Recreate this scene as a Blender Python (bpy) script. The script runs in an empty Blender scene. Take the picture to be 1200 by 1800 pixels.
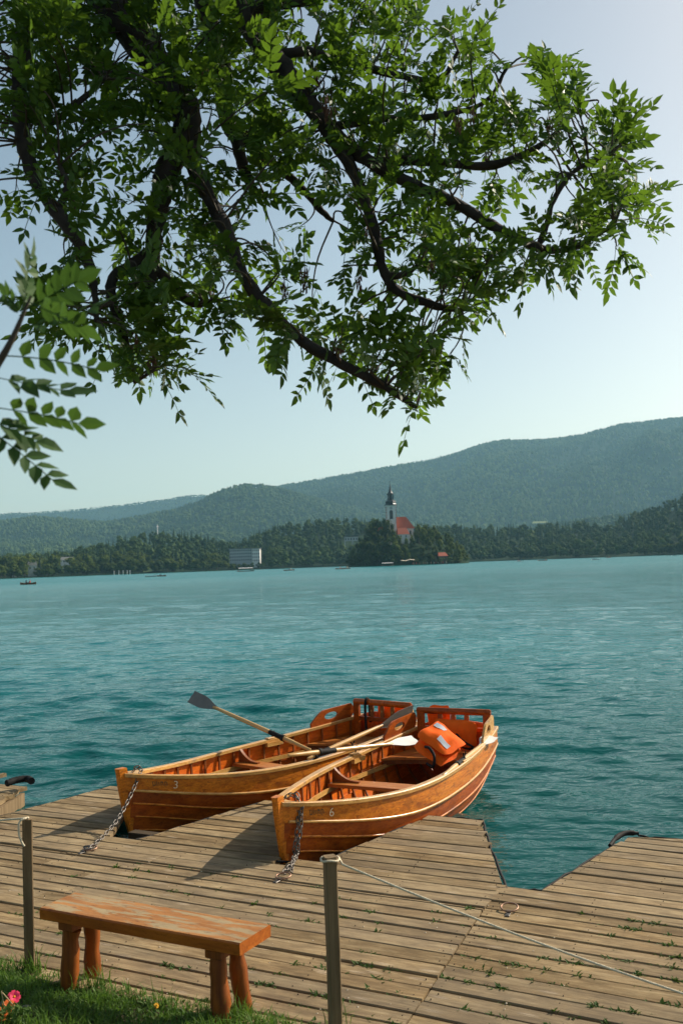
import bpy, bmesh, math, random
import numpy as np
from mathutils import Vector, Matrix

# ------------------------------------------------------------------ camera
F = 1750.0                      # focal length in photo pixels (1200 x 1800)
ROLL, PITCH, CZ = math.radians(2.0), math.radians(3.0), 2.52
SUN_AZ, SUN_EL = math.radians(57), math.radians(33)
scene = bpy.context.scene
COL = scene.collection
_c, _s = math.cos(PITCH), math.sin(PITCH)
fv = np.array([0, _c, _s]); vv = np.array([0, -_s, _c]); hv = np.array([1., 0, 0])
RV = math.cos(ROLL)*hv - math.sin(ROLL)*vv
UV_ = math.sin(ROLL)*hv + math.cos(ROLL)*vv
CAM = np.array([0, 0, CZ])
cd = bpy.data.cameras.new('camera'); co = bpy.data.objects.new('camera', cd); COL.objects.link(co)
m = Matrix(((RV[0], UV_[0], -fv[0], 0), (RV[1], UV_[1], -fv[1], 0), (RV[2], UV_[2], -fv[2], CZ), (0, 0, 0, 1)))
co.matrix_world = m
cd.sensor_fit = 'VERTICAL'; cd.sensor_height = 36; cd.sensor_width = 24
cd.lens = 36*F/1800; cd.clip_start = 0.05; cd.clip_end = 30000
cd.dof.use_dof = True; cd.dof.focus_distance = 9.0; cd.dof.aperture_fstop = 4.5
scene.camera = co
# ------------------------------------------------------------------ light
w = bpy.data.worlds.new('World'); scene.world = w; w.use_nodes = True
nt = w.node_tree; bg = nt.nodes['Background']
sky = nt.nodes.new('ShaderNodeTexSky'); sky.sky_type = 'NISHITA'; sky.sun_disc = False
sky.sun_elevation = SUN_EL; sky.sun_rotation = SUN_AZ; sky.altitude = 500
sky.air_density = 1.0; sky.dust_density = 2.2; sky.ozone_density = 1.6
tint = nt.nodes.new('ShaderNodeMix'); tint.data_type = 'RGBA'; tint.blend_type = 'MULTIPLY'; tint.inputs[0].default_value = 1.0
tint.inputs[7].default_value = (1.26, 1.09, .87, 1)          # the photograph's white balance
nt.links.new(sky.outputs[0], tint.inputs[6]); nt.links.new(tint.outputs[2], bg.inputs[0]); bg.inputs[1].default_value = 0.116
sl = bpy.data.lights.new('sun', 'SUN'); sl.energy = 5.0; sl.angle = math.radians(0.5); sl.color = (1, .91, .77)
so = bpy.data.objects.new('sun', sl); COL.objects.link(so)
sd = Vector((math.sin(SUN_AZ)*math.cos(SUN_EL), math.cos(SUN_AZ)*math.cos(SUN_EL), math.sin(SUN_EL)))
so.rotation_euler = sd.to_track_quat('Z', 'Y').to_euler(); so.location = (30, 20, 40)
scene.view_settings.view_transform = 'Standard'; scene.view_settings.look = 'None'
scene.view_settings.exposure = 0.32; scene.view_settings.gamma = 1
scene.render.engine = 'CYCLES'
scene.cycles.volume_bounces = 1
scene.cycles.max_bounces = 8

rng = np.random.default_rng(7); random.seed(7)

def ray(px, py): return fv + (px-600)/F*RV - (py-900)/F*UV_
def onz(px, py, z):
    d = ray(px, py); return CAM + d*((z-CZ)/d[2])
def ony(px, py, y):
    d = ray(px, py); return CAM + d*(y/d[1])
def proj(p):
    d = np.asarray(p) - CAM; ww = d@fv
    return 600+F*(d@RV)/ww, 900-F*(d@UV_)/ww

# ------------------------------------------------------------------ helpers
class MB:
    def __init__(s): s.v = []; s.f = []; s.sm = []; s.t = []
    def add(s, vs, fs, smooth=False, tint=None):
        o = len(s.v); s.v.extend([tuple(map(float, q)) for q in vs])
        for q in fs:
            s.f.append(tuple(i+o for i in q)); s.sm.append(smooth)
            if tint is not None: s.t.append(tint)
    def box(s, lo, hi, ch=0.0):
        (x0, y0, z0), (x1, y1, z1) = lo, hi
        if ch <= 0:
            s.add([(x0,y0,z0),(x1,y0,z0),(x1,y1,z0),(x0,y1,z0),(x0,y0,z1),(x1,y0,z1),(x1,y1,z1),(x0,y1,z1)],
                  [(0,3,2,1),(4,5,6,7),(0,1,5,4),(1,2,6,5),(2,3,7,6),(3,0,4,7)])
        else:
            c = ch; r = [(x0+c,y0,),]
            def ring(i, z): 
                return [(x0+i,y0+c if False else y0+i,z),(x1-i,y0+i,z),(x1-i,y1-i,z),(x0+i,y1-i,z)]
            vs = ring(c, z0)+ring(0, z0+c)+ring(0, z1-c)+ring(c, z1)
            fs = [(3,2,1,0),(12,13,14,15)]
            for k in range(3):
                for j in range(4):
                    a = k*4+j; b = k*4+(j+1)%4; fs.append((a, b, b+4, a+4))
            s.add(vs, fs)
    def tube(s, pts, rad, n=8, cap=True, smooth=True, squash=None):
        pts = [np.asarray(p, float) for p in pts]; N = len(pts)
        if np.isscalar(rad): rad = [rad]*N
        vs = []; up = np.array([0, 0, 1.])
        t0 = pts[1]-pts[0]; t0 /= np.linalg.norm(t0)
        if abs(t0[2]) > .9: up = np.array([1., 0, 0])
        a = np.cross(t0, up); a /= np.linalg.norm(a)
        for i in range(N):
            t = pts[min(i+1, N-1)] - pts[max(i-1, 0)]; t /= (np.linalg.norm(t)+1e-12)
            a = a - t*(a@t); a /= (np.linalg.norm(a)+1e-12); b = np.cross(t, a)
            for k in range(n):
                th = 2*math.pi*k/n
                vs.append(pts[i] + rad[i]*(math.cos(th)*a + math.sin(th)*b))
        fs = []
        for i in range(N-1):
            for k in range(n):
                k2 = (k+1) % n; fs.append((i*n+k, i*n+k2, (i+1)*n+k2, (i+1)*n+k))
        s.add(vs, fs, smooth)
        if cap:
            s.add(vs[:n], [tuple(range(n))[::-1]]); s.add(vs[-n:], [tuple(range(n))])
    def lathe(s, prof, n=12, c=(0, 0), smooth=True, sq=False):
        vs = []; off = math.pi/4 if n == 4 else (math.pi/8 if n == 8 else 0)
        for r, z in prof:
            for k in range(n):
                th = 2*math.pi*k/n+off; vs.append((c[0]+r*math.cos(th), c[1]+r*math.sin(th), z))
        fs = []
        for i in range(len(prof)-1):
            for k in range(n):
                k2 = (k+1) % n; fs.append((i*n+k, i*n+k2, (i+1)*n+k2, (i+1)*n+k))
        s.add(vs, fs, smooth); s.add(vs[:n], [tuple(range(n))[::-1]]); s.add(vs[-n:], [tuple(range(n))])
    def grid(s, P, smooth=True):       # P: rows x cols x 3
        P = np.asarray(P); r, c = P.shape[:2]
        fs = [(i*c+j, i*c+j+1, (i+1)*c+j+1, (i+1)*c+j) for i in range(r-1) for j in range(c-1)]
        s.add(P.reshape(-1, 3), fs, smooth)
    def extrude(s, poly, d):           # polygon (list of 3d pts) pushed by vector d
        n = len(poly); d = np.asarray(d, float); a = [np.asarray(p, float) for p in poly]; b = [p+d for p in a]
        s.add(a, [tuple(range(n))[::-1]]); s.add(b, [tuple(range(n))])
        for i in range(n):
            j = (i+1) % n; s.add([a[i], a[j], b[j], b[i]], [(0, 1, 2, 3)])
    def xf(s, M):
        s.v = [tuple(M @ Vector(q)) for q in s.v]; return s
    def build(s, name, mat, parent=None, **kw):
        me = bpy.data.meshes.new(name); me.from_pydata(s.v, [], s.f)
        me.polygons.foreach_set('use_smooth', s.sm)
        if s.t and len(s.t) == len(s.f):
            at = me.attributes.new('tint', 'FLOAT', 'FACE'); at.data.foreach_set('value', s.t)
        me.update()
        return link(name, me, mat, parent, **kw)

def link(name, me, mat, parent=None, **kw):
    if mat is not None and not me.materials: me.materials.append(mat)
    o = bpy.data.objects.new(name, me); COL.objects.link(o)
    if parent is not None: o.parent = parent
    return tag(o, **kw)
def tag(o, label=None, cat=None, group=None, kind=None):
    if label: o['label'] = label
    if cat: o['category'] = cat
    if group: o['group'] = group
    if kind: o['kind'] = kind
    return o
def empty(name, loc=(0, 0, 0), rz=0, **kw):
    o = bpy.data.objects.new(name, None); COL.objects.link(o); o.empty_display_size = .1
    o.location = loc; o.rotation_euler = (0, 0, rz); return tag(o, **kw)
def npmesh(name, V, Fc, mat, parent=None, smooth=False, tint=None, **kw):
    """V (n,3), Fc (m,3) or (m,4) numpy"""
    me = bpy.data.meshes.new(name); V = np.asarray(V, np.float32); Fc = np.asarray(Fc, np.int32)
    k = Fc.shape[1]; me.vertices.add(len(V)); me.vertices.foreach_set('co', V.ravel())
    me.loops.add(Fc.size); me.loops.foreach_set('vertex_index', Fc.ravel())
    me.polygons.add(len(Fc)); me.polygons.foreach_set('loop_start', np.arange(0, Fc.size, k, dtype=np.int32))
    me.polygons.foreach_set('use_smooth', np.full(len(Fc), smooth))
    if tint is not None:
        at = me.attributes.new('tint', 'FLOAT', 'FACE'); at.data.foreach_set('value', np.asarray(tint, np.float32))
    me.update(); me.validate()
    return link(name, me, mat, parent, **kw)
def smoothpath(pts, n=6):
    P = [np.asarray(p, float) for p in pts]; P = [2*P[0]-P[1]]+P+[2*P[-1]-P[-2]]; out = []
    for i in range(1, len(P)-2):
        p0, p1, p2, p3 = P[i-1:i+3]
        for k in range(n):
            t = k/n
            out.append(.5*((2*p1)+(-p0+p2)*t+(2*p0-5*p1+4*p2-p3)*t*t+(-p0+3*p1-3*p2+p3)*t**3))
    out.append(P[-2]); return out
def vnoise(x, y, seed=0):
    xi = np.floor(x).astype(int); yi = np.floor(y).astype(int); xf = x-xi; yf = y-yi
    def h(a, b):
        n = (a*374761393 + b*668265263 + seed*974711) & 0x7fffffff
        n = ((n ^ (n >> 13))*1274126177) & 0x7fffffff
        return ((n ^ (n >> 16)) & 0xffff)/65535.0
    u = xf*xf*(3-2*xf); v = yf*yf*(3-2*yf)
    return (h(xi, yi)*(1-u)+h(xi+1, yi)*u)*(1-v)+(h(xi, yi+1)*(1-u)+h(xi+1, yi+1)*u)*v
def fbm(x, y, seed=0, o=4):
    x = np.asarray(x, float); y = np.asarray(y, float); r = 0; a = .5
    for k in range(o): r = r+a*vnoise(x*2**k+17*k, y*2**k+9*k, seed+k); a *= .5
    return r

# ------------------------------------------------------------------ materials
def newmat(name):
    mt = bpy.data.materials.new(name); mt.use_nodes = True
    n = mt.node_tree; return mt, n, n.nodes['Principled BSDF']
def N(n, typ, **kw):
    q = n.nodes.new(typ)
    for k, v in kw.items():
        if k.startswith('i_'):
            q.inputs[int(k[2:]) if k[2:].isdigit() else k[2:].replace('_', ' ')].default_value = v
        else: setattr(q, k, v)
    return q
def ramp(n, src, stops):
    r = n.nodes.new('ShaderNodeValToRGB'); e = r.color_ramp.elements
    while len(e) < len(stops): e.new(.5)
    for q, (p, c) in zip(e, stops): q.position = p; q.color = (*c, 1) if len(c) == 3 else c
    n.links.new(src, r.inputs[0]); return r
def mixc(n, fac, a, b, mode='MIX'):
    q = n.nodes.new('ShaderNodeMix'); q.data_type = 'RGBA'; q.blend_type = mode
    for s, v in ((0, fac), (6, a), (7, b)):
        if hasattr(v, 'links'): n.links.new(v, q.inputs[s])
        elif s == 0: q.inputs[0].default_value = v
        else: q.inputs[s].default_value = (*v, 1)
    return q.outputs[2]
def plain(name, col, rough=.6, metal=0, var=.15, scale=20, bump=0.0, spec=.5):
    mt, n, p = newmat(name)
    tc = N(n, 'ShaderNodeTexCoord'); ns = N(n, 'ShaderNodeTexNoise', i_Scale=scale, i_Detail=5.0)
    n.links.new(tc.outputs['Object'], ns.inputs['Vector'])
    a = tuple(c*(1-var) for c in col); b = tuple(min(1, c*(1+var)) for c in col)
    r = ramp(n, ns.outputs[0], [(.3, a), (.7, b)]); n.links.new(r.outputs[0], p.inputs['Base Color'])
    p.inputs['Roughness'].default_value = rough; p.inputs['Metallic'].default_value = metal
    p.inputs['Specular IOR Level'].default_value = spec
    if bump:
        bp = N(n, 'ShaderNodeBump', i_Strength=bump, i_Distance=.01)
        n.links.new(ns.outputs[0], bp.inputs['Height']); n.links.new(bp.outputs[0], p.inputs['Normal'])
    return mt
def wood(name, dark, light, rough=.4, gs=(1.2, 22, 22), coat=0.0, stain=None, stain_s=2.5, stain_w=(.52, .66), bump=.25, rnd=True, ndist=.004, fleck=0.0, smap=(.55, 2, 2)):
    mt, n, p = newmat(name)
    tc = N(n, 'ShaderNodeTexCoord'); mp = N(n, 'ShaderNodeMapping'); mp.inputs['Scale'].default_value = gs
    src = tc.outputs['Object']
    if rnd:
        oi = N(n, 'ShaderNodeObjectInfo'); ad = N(n, 'ShaderNodeVectorMath', operation='MULTIPLY_ADD')
        ad.inputs[1].default_value = (37, 23, 11); n.links.new(oi.outputs['Random'], ad.inputs[0]); n.links.new(src, ad.inputs[2]); src = ad.outputs[0]
    n.links.new(src, mp.inputs['Vector'])
    ns = N(n, 'ShaderNodeTexNoise', i_Scale=1.6, i_Detail=8.0, i_Roughness=.65, i_Distortion=.6); n.links.new(mp.outputs[0], ns.inputs['Vector'])
    mid = tuple((a+b)/2 for a, b in zip(dark, light))
    r = ramp(n, ns.outputs[0], [(.3, dark), (.5, mid), (.72, light)])
    col = r.outputs[0]
    if rnd:
        rr = N(n, 'ShaderNodeMapRange'); rr.inputs[3].default_value = .66; rr.inputs[4].default_value = 1.22
        n.links.new(oi.outputs['Random'], rr.inputs[0])
        hs = N(n, 'ShaderNodeHueSaturation'); n.links.new(rr.outputs[0], hs.inputs['Value']); n.links.new(col, hs.inputs['Color']); col = hs.outputs[0]
    if stain:
        s2 = N(n, 'ShaderNodeTexNoise', i_Scale=stain_s, i_Detail=7.0, i_Roughness=.6, i_Distortion=.4)
        mp2 = N(n, 'ShaderNodeMapping'); mp2.inputs['Scale'].default_value = smap
        n.links.new(src, mp2.inputs[0]); n.links.new(mp2.outputs[0], s2.inputs[0])
        f = ramp(n, s2.outputs[0], [(stain_w[0], (0, 0, 0)), (stain_w[1], (1, 1, 1))])
        col = mixc(n, f.outputs[0], col, stain)
    if fleck:
        mp3 = N(n, 'ShaderNodeMapping'); mp3.inputs['Scale'].default_value = (.35, 1, 1); n.links.new(src, mp3.inputs[0])
        s3 = N(n, 'ShaderNodeTexNoise', i_Scale=55.0, i_Detail=4.0, i_Roughness=.7); n.links.new(mp3.outputs[0], s3.inputs[0]); f3 = ramp(n, s3.outputs[0], [(.54, (1, 1, 1)), (.68, (.35, .27, .22))]); col = mixc(n, fleck, col, f3.outputs[0], 'MULTIPLY')
        s4 = N(n, 'ShaderNodeTexNoise', i_Scale=7.0, i_Detail=6.0, i_Roughness=.7); n.links.new(mp3.outputs[0], s4.inputs[0]); f4 = ramp(n, s4.outputs[0], [(.35, (.72, .66, .6)), (.6, (1.12, 1.1, 1.05))]); col = mixc(n, fleck, col, f4.outputs[0], 'MULTIPLY')
    n.links.new(col, p.inputs['Base Color'])
    rg = ramp(n, ns.outputs[0], [(.3, (rough*1.25,)*3), (.7, (rough*.8,)*3)]); n.links.new(rg.outputs[0], p.inputs['Roughness'])
    p.inputs['Specular IOR Level'].default_value = .28; p.inputs['Coat Weight'].default_value = coat; p.inputs['Coat Roughness'].default_value = .15
    bp = N(n, 'ShaderNodeBump', i_Strength=bump, i_Distance=ndist); n.links.new(ns.outputs[0], bp.inputs['Height']); n.links.new(bp.outputs[0], p.inputs['Normal'])
    return mt
def leafmat(name, c0, c1, trans, tw=.4, rough=.42, spec=.5, noise=0):
    mt, n, p = newmat(name); out = n.nodes['Material Output']
    at = N(n, 'ShaderNodeAttribute', attribute_name='tint')
    f = at.outputs['Fac']
    r = ramp(n, f, [(0, c0), (1, c1)]); n.links.new(r.outputs[0], p.inputs['Base Color'])
    p.inputs['Roughness'].default_value = rough; p.inputs['Specular IOR Level'].default_value = spec
    if tw > 0:
        tr = N(n, 'ShaderNodeBsdfTranslucent')
        c2 = mixc(n, .5, r.outputs[0], trans); n.links.new(c2, tr.inputs[0])
        mx = N(n, 'ShaderNodeMixShader'); mx.inputs[0].default_value = tw
        n.links.new(p.outputs[0], mx.inputs[1]); n.links.new(tr.outputs[0], mx.inputs[2]); n.links.new(mx.outputs[0], out.inputs[0])
    return mt
M = {}
def deckmat():
    mt, n, p = newmat('weathered_deck'); L = n.links.new
    tc = N(n, 'ShaderNodeTexCoord'); oi = N(n, 'ShaderNodeObjectInfo')
    ad = N(n, 'ShaderNodeVectorMath', operation='MULTIPLY_ADD'); ad.inputs[1].default_value = (37, 23, 11); L(oi.outputs['Random'], ad.inputs[0]); L(tc.outputs['Object'], ad.inputs[2])
    def noise(sc, scale, det=6.0, rough=.6, dist=.0):
        mp = N(n, 'ShaderNodeMapping'); mp.inputs['Scale'].default_value = sc; L(ad.outputs[0], mp.inputs[0])
        q = N(n, 'ShaderNodeTexNoise', i_Scale=scale, i_Detail=det, i_Roughness=rough, i_Distortion=dist); L(mp.outputs[0], q.inputs['Vector']); return q.outputs[0]
    grain = noise((1.3, 13, 13), 1.7, 9.0, .7, .8); fib = noise((5, 90, 90), 1.5, 4.0, .7); mot = noise((2.2, 4, 4), 2.3, 6.0, .65, .5); dirt = noise((1, 1.6, 1.6), 1.2, 5.0, .6)
    c = ramp(n, grain, [(.30, (.155, .096, .042)), (.48, (.295, .202, .098)), (.70, (.46, .345, .190))]).outputs[0]
    f = ramp(n, fib, [(.30, (.58, .56, .54)), (.62, (1.1, 1.1, 1.08))]).outputs[0]; c = mixc(n, .8, c, f, 'MULTIPLY')
    m_ = ramp(n, mot, [(.32, (.62, .60, .56)), (.55, (1, 1, 1)), (.75, (1.25, 1.22, 1.12))]).outputs[0]; c = mixc(n, .85, c, m_, 'MULTIPLY')
    d = ramp(n, dirt, [(.40, (1, 1, 1)), (.66, (.62, .56, .47))]).outputs[0]; c = mixc(n, .8, c, d, 'MULTIPLY')
    # knots
    mp = N(n, 'ShaderNodeMapping'); mp.inputs['Scale'].default_value = (1.5, 5.2, 5.2); L(ad.outputs[0], mp.inputs[0])
    vo = N(n, 'ShaderNodeTexVoronoi', i_Scale=1.0); vo.voronoi_dimensions = '2D'; L(mp.outputs[0], vo.inputs['Vector'])
    kn = ramp(n, vo.outputs['Distance'], [(.0, (1, 1, 1)), (.055, (.75, .75, .75)), (.11, (0, 0, 0))]).outputs[0]; kc = ramp(n, fib, [(.35, (.10, .055, .025)), (.6, (.46, .35, .22))]).outputs[0]
    c = mixc(n, kn, c, kc)
    gr = mixc(n, .28, c, (.24, .215, .17)); rr = N(n, 'ShaderNodeMath', operation='FRACT'); mu = N(n, 'ShaderNodeMath', operation='MULTIPLY'); mu.inputs[1].default_value = 7.31; L(oi.outputs['Random'], mu.inputs[0]); L(mu.outputs[0], rr.inputs[0])
    c = mixc(n, rr.outputs[0], c, gr)
    va = N(n, 'ShaderNodeMapRange'); va.inputs[3].default_value = .80; va.inputs[4].default_value = 1.22; L(oi.outputs['Random'], va.inputs[0]); hs = N(n, 'ShaderNodeHueSaturation'); L(va.outputs[0], hs.inputs['Value']); L(c, hs.inputs['Color'])
    L(hs.outputs[0], p.inputs['Base Color']); p.inputs['Roughness'].default_value = .88; p.inputs['Specular IOR Level'].default_value = .2
    su = N(n, 'ShaderNodeMath', operation='ADD'); L(fib, su.inputs[0]); L(grain, su.inputs[1])
    bp = N(n, 'ShaderNodeBump', i_Strength=.55, i_Distance=.004); L(su.outputs[0], bp.inputs['Height']); L(bp.outputs[0], p.inputs['Normal']); return mt
M['deck'] = deckmat()
M['deck_dark'] = wood('bearer_wood', (.05, .035, .02), (.12, .085, .05), rough=.9)
M['post'] = wood('post_wood', (.10, .066, .033), (.23, .16, .085), rough=.85, gs=(18, 18, 1.0), bump=.5)
M['hull'] = wood('hull_varnish', (.34, .052, .003), (.62, .14, .011), rough=.4, gs=(1.5, 16, 16), coat=.08, stain=(.17, .032, .004), stain_s=2.2, stain_w=(.5, .75), rnd=True, bump=.18, fleck=.7)
M['sheer'] = wood('sheer_strake_varnish', (.40, .092, .005), (.78, .27, .022), rough=.4, gs=(1.6, 24, 24), coat=.08, stain=(.20, .05, .006), stain_s=3.5, stain_w=(.56, .72), rnd=False, bump=.18, fleck=.8)
M['inner'] = wood('inner_planking', (.50, .075, .004), (.78, .19, .014), rough=.42, gs=(2.0, 18, 18), coat=.06, rnd=True, bump=.15, fleck=.4)
M['inner_dark'] = wood('rib_wood', (.16, .042, .008), (.34, .11, .024), rough=.45, coat=.1, gs=(16, 3, 3), rnd=False)
M['thwart'] = wood('seat_varnish', (.34, .095, .014), (.56, .22, .05), rough=.36, gs=(14, 1.4, 14), coat=.1, rnd=False)
M['rail'] = wood('gunwale_varnish', (.48, .21, .04), (.76, .46, .15), rough=.38, gs=(1.6, 20, 20), coat=.3, stain=(.30, .20, .11), stain_s=4, stain_w=(.55, .7), rnd=False, fleck=.5)
M['floor'] = wood('floorboards', (.20, .09, .03), (.46, .26, .10), rough=.5, gs=(1.5, 18, 18), rnd=True)
M['oar'] = wood('oar_wood', (.50, .26, .07), (.72, .44, .16), rough=.35, gs=(1.5, 20, 20), coat=.3, rnd=False)
M['blade'] = plain('oar_blade_grey', (.17, .155, .13), .45, var=.12, scale=9)
M['blade_white'] = plain('oar_blade_white', (.72, .72, .68), .4, var=.1, scale=9)
M['black'] = plain('black_rubber', (.014, .013, .012), .75, var=.4, bump=.4, spec=.2)
M['iron'] = plain('chain_iron', (.15, .135, .12), .5, metal=.8, var=.35, scale=60)
M['rust'] = plain('ring_rust', (.34, .20, .13), .5, metal=.6, var=.3, scale=50)
M['vest'] = plain('orange_vest_fabric', (.95, .13, .006), .8, var=.08, scale=14, bump=.4, spec=.15)
M['silver'] = plain('reflective_tape', (.62, .64, .66), .35, var=.08)
M['bench'] = wood('bench_varnish', (.34, .075, .008), (.54, .16, .02), rough=.42, gs=(1.6, 16, 16), coat=.15, rnd=False, fleck=.6)
M['bench_top'] = wood('bench_top_worn', (.28, .10, .012), (.46, .19, .03), rough=.5, gs=(1.6, 16, 16), coat=.1, stain=(.36, .26, .13), stain_s=3.6, stain_w=(.485, .535), rnd=False, smap=(.8, 5, 5), fleck=.6)
M['leg'] = wood('bench_leg', (.13, .030, .005), (.36, .10, .013), rough=.5, gs=(14, 14, 1.2), rnd=False)
M['rope'] = plain('rope_fibre', (.72, .62, .44), .85, var=.2, scale=200, bump=.5)
M['paint'] = plain('cream_paint', (.85, .72, .50), .6, var=.15, scale=90)
M['faded'] = plain('faded_green_paint', (.07, .052, .022), .6, var=.4, scale=120)
M['bark'] = plain('ash_bark', (.032, .025, .019), .9, var=.6, scale=14, bump=1.0)
M['twig'] = plain('twig_bark', (.07, .055, .038), .85, var=.3, scale=30)
M['leaf'] = leafmat('ash_leaf', (.020, .062, .010), (.075, .155, .020), (.22, .38, .02), tw=.40, rough=.5, spec=.38)
M['leaf_near'] = leafmat('sapling_leaf', (.026, .07, .018), (.07, .14, .03), (.14, .28, .03), tw=.28, rough=.6, spec=.25)
M['seed'] = plain('ash_keys', (.15, .07, .035), .8, var=.3, scale=60)
M['grass'] = leafmat('grass_blades', (.040, .105, .015), (.12, .21, .035), (.18, .34, .03), tw=.35, rough=.6, spec=.25)
M['weed'] = leafmat('weed_leaves', (.035, .085, .015), (.09, .15, .03), (.14, .26, .03), tw=.25, rough=.65, spec=.2)
M['petal_pink'] = plain('petal_pink', (.75, .02, .10), .6)
M['petal_orange'] = plain('petal_orange', (.75, .14, .01), .6)
M['petal_yellow'] = plain('petal_yellow', (.8, .42, .01), .6)
M['straw'] = plain('dry_stem', (.40, .30, .15), .8)
M['stone'] = plain('concrete_stone', (.24, .23, .19), .9, var=.25, scale=30, bump=.8)
M['white'] = plain('white_render', (.66, .64, .60), .8, var=.06, scale=.4)
M['pale'] = plain('pale_render', (.36, .38, .38), .8, var=.06, scale=.4)
M['window'] = plain('dark_window', (.035, .045, .05), .2, var=.2)
M['roof'] = plain('red_tiles', (.40, .075, .026), .75, var=.14, scale=1.2)
M['roof_grey'] = plain('grey_roof', (.16, .16, .15), .8, var=.1, scale=1)
M['copper'] = plain('dark_spire_metal', (.020, .026, .028), .42, var=.3, scale=2)
M['quoin'] = plain('pink_quoin', (.42, .17, .12), .8)
M['hull_far'] = plain('small_boat_paint', (.30, .10, .04), .5)
M['hull_white'] = plain('white_boat_paint', (.75, .75, .72), .5)
M['skin'] = plain('skin', (.50, .28, .18), .6)
M['shirt_red'] = plain('red_cloth', (.5, .06, .04), .8)
M['shirt_dark'] = plain('dark_cloth', (.04, .045, .06), .8)
M['canvas'] = plain('cream_canvas', (.66, .55, .40), .8)
M['conifer'] = leafmat('conifer_foliage', (.007, .022, .010), (.026, .056, .020), (0, 0, 0), tw=0, rough=.8, spec=.15)
M['decid'] = leafmat('deciduous_foliage', (.014, .040, .010), (.150, .190, .034), (.22, .26, .03), tw=.32, rough=.8, spec=.15)
M['forest'] = leafmat('mixed_forest', (.014, .042, .018), (.105, .150, .032), (.16, .20, .03), tw=.2, rough=.85, spec=.1)
M['trunk'] = plain('far_trunk', (.07, .055, .04), .9)
# terrain
M['soil'] = plain('soil', (.06, .05, .03), .95, var=.4, scale=9, bump=.6, spec=.1)
M['hill'] = plain('forest_floor', (.016, .034, .014), .95, var=.4, scale=.01, spec=.05)
M['meadow'] = plain('meadow_grass', (.075, .125, .03), .9, var=.2, scale=.05)
def watermat():
    mt, n, p = newmat('lake_water')
    tc = N(n, 'ShaderNodeTexCoord')
    big = N(n, 'ShaderNodeTexNoise', i_Scale=.05, i_Detail=3.0); n.links.new(tc.outputs['Object'], big.inputs[0])
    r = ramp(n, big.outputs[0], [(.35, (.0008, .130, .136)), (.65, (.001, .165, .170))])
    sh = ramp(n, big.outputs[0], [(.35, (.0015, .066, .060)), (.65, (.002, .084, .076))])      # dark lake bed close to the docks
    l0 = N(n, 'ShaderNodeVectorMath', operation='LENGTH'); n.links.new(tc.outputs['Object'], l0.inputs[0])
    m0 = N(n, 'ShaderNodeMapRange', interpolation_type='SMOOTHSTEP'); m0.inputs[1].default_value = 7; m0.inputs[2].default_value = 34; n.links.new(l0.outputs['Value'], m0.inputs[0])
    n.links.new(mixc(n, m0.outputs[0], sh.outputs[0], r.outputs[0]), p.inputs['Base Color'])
    ln = N(n, 'ShaderNodeVectorMath', operation='LENGTH'); n.links.new(tc.outputs['Object'], ln.inputs[0])
    mr = N(n, 'ShaderNodeMapRange'); mr.inputs[1].default_value = 20; mr.inputs[2].default_value = 320; mr.inputs[3].default_value = .02; mr.inputs[4].default_value = .27; n.links.new(ln.outputs['Value'], mr.inputs[0]); n.links.new(mr.outputs[0], p.inputs['Roughness'])
    p.inputs['IOR'].default_value = 1.15
    p.inputs['Specular IOR Level'].default_value = .5
    mp = N(n, 'ShaderNodeMapping'); mp.inputs['Rotation'].default_value = (0, 0, .35); mp.inputs['Scale'].default_value = (1, 1.7, 1)
    n.links.new(tc.outputs['Object'], mp.inputs[0])
    a = N(n, 'ShaderNodeTexNoise', i_Scale=2.2, i_Detail=3.0, i_Roughness=.55); n.links.new(mp.outputs[0], a.inputs[0])
    b = N(n, 'ShaderNodeTexNoise', i_Scale=.33, i_Detail=2.0); n.links.new(mp.outputs[0], b.inputs[0])
    b1 = N(n, 'ShaderNodeBump', i_Strength=.9, i_Distance=.06); n.links.new(a.outputs[0], b1.inputs['Height'])
    b2 = N(n, 'ShaderNodeBump', i_Strength=.5, i_Distance=.10); n.links.new(b.outputs[0], b2.inputs['Height']); n.links.new(b1.outputs[0], b2.inputs['Normal'])
    n.links.new(b2.outputs[0], p.inputs['Normal'])
    return mt
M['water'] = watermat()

# ------------------------------------------------------------------ ground and water
TH = math.radians(27.5)
UD = np.array([math.cos(TH), -math.sin(TH)]); ND = np.array([math.sin(TH), math.cos(TH)])
def un(u, n, z=0.): q = UD*u+ND*n; return (q[0], q[1], z)
def to_un(x, y): return x*UD[0]+y*UD[1], x*ND[0]+y*ND[1]
DZ = 0.22                       # deck height above the lake
def ground_z(u, n):
    a = np.interp(n, [-9500, -300, -20, 0, 2.5, 4.0, 4.5, 6.2, 7.4, 12, 9500], [30, 9, 2.0, .95, .50, .235, .17, .12, -1.2, -3, -3])
    near = np.exp(-((n-3)/4.0)**2)*np.exp(-(u/15)**2)
    return a + near*.05*(fbm(u*1.3, n*1.3, 3)-.47)
us = np.concatenate([[-9500, -2000, -400, -100, -40, -18], np.arange(-10, 9.01, .25), [14, 30, 100, 400, 2000, 9500]])
ns_ = np.concatenate([[-9500, -2000, -300, -80, -20, -6], np.arange(-2, 8.01, .25), [12, 40, 300, 2000, 9500]])
UU, NN = np.meshgrid(us, ns_)
ZZ = ground_z(UU, NN)
P = np.stack([UU*UD[0]+NN*ND[0], UU*UD[1]+NN*ND[1], ZZ], -1)
mb = MB(); mb.grid(P); mb.build('ground', M['soil'], label='dark soil bank along the lake under the boardwalk', cat='ground', kind='structure')

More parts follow.
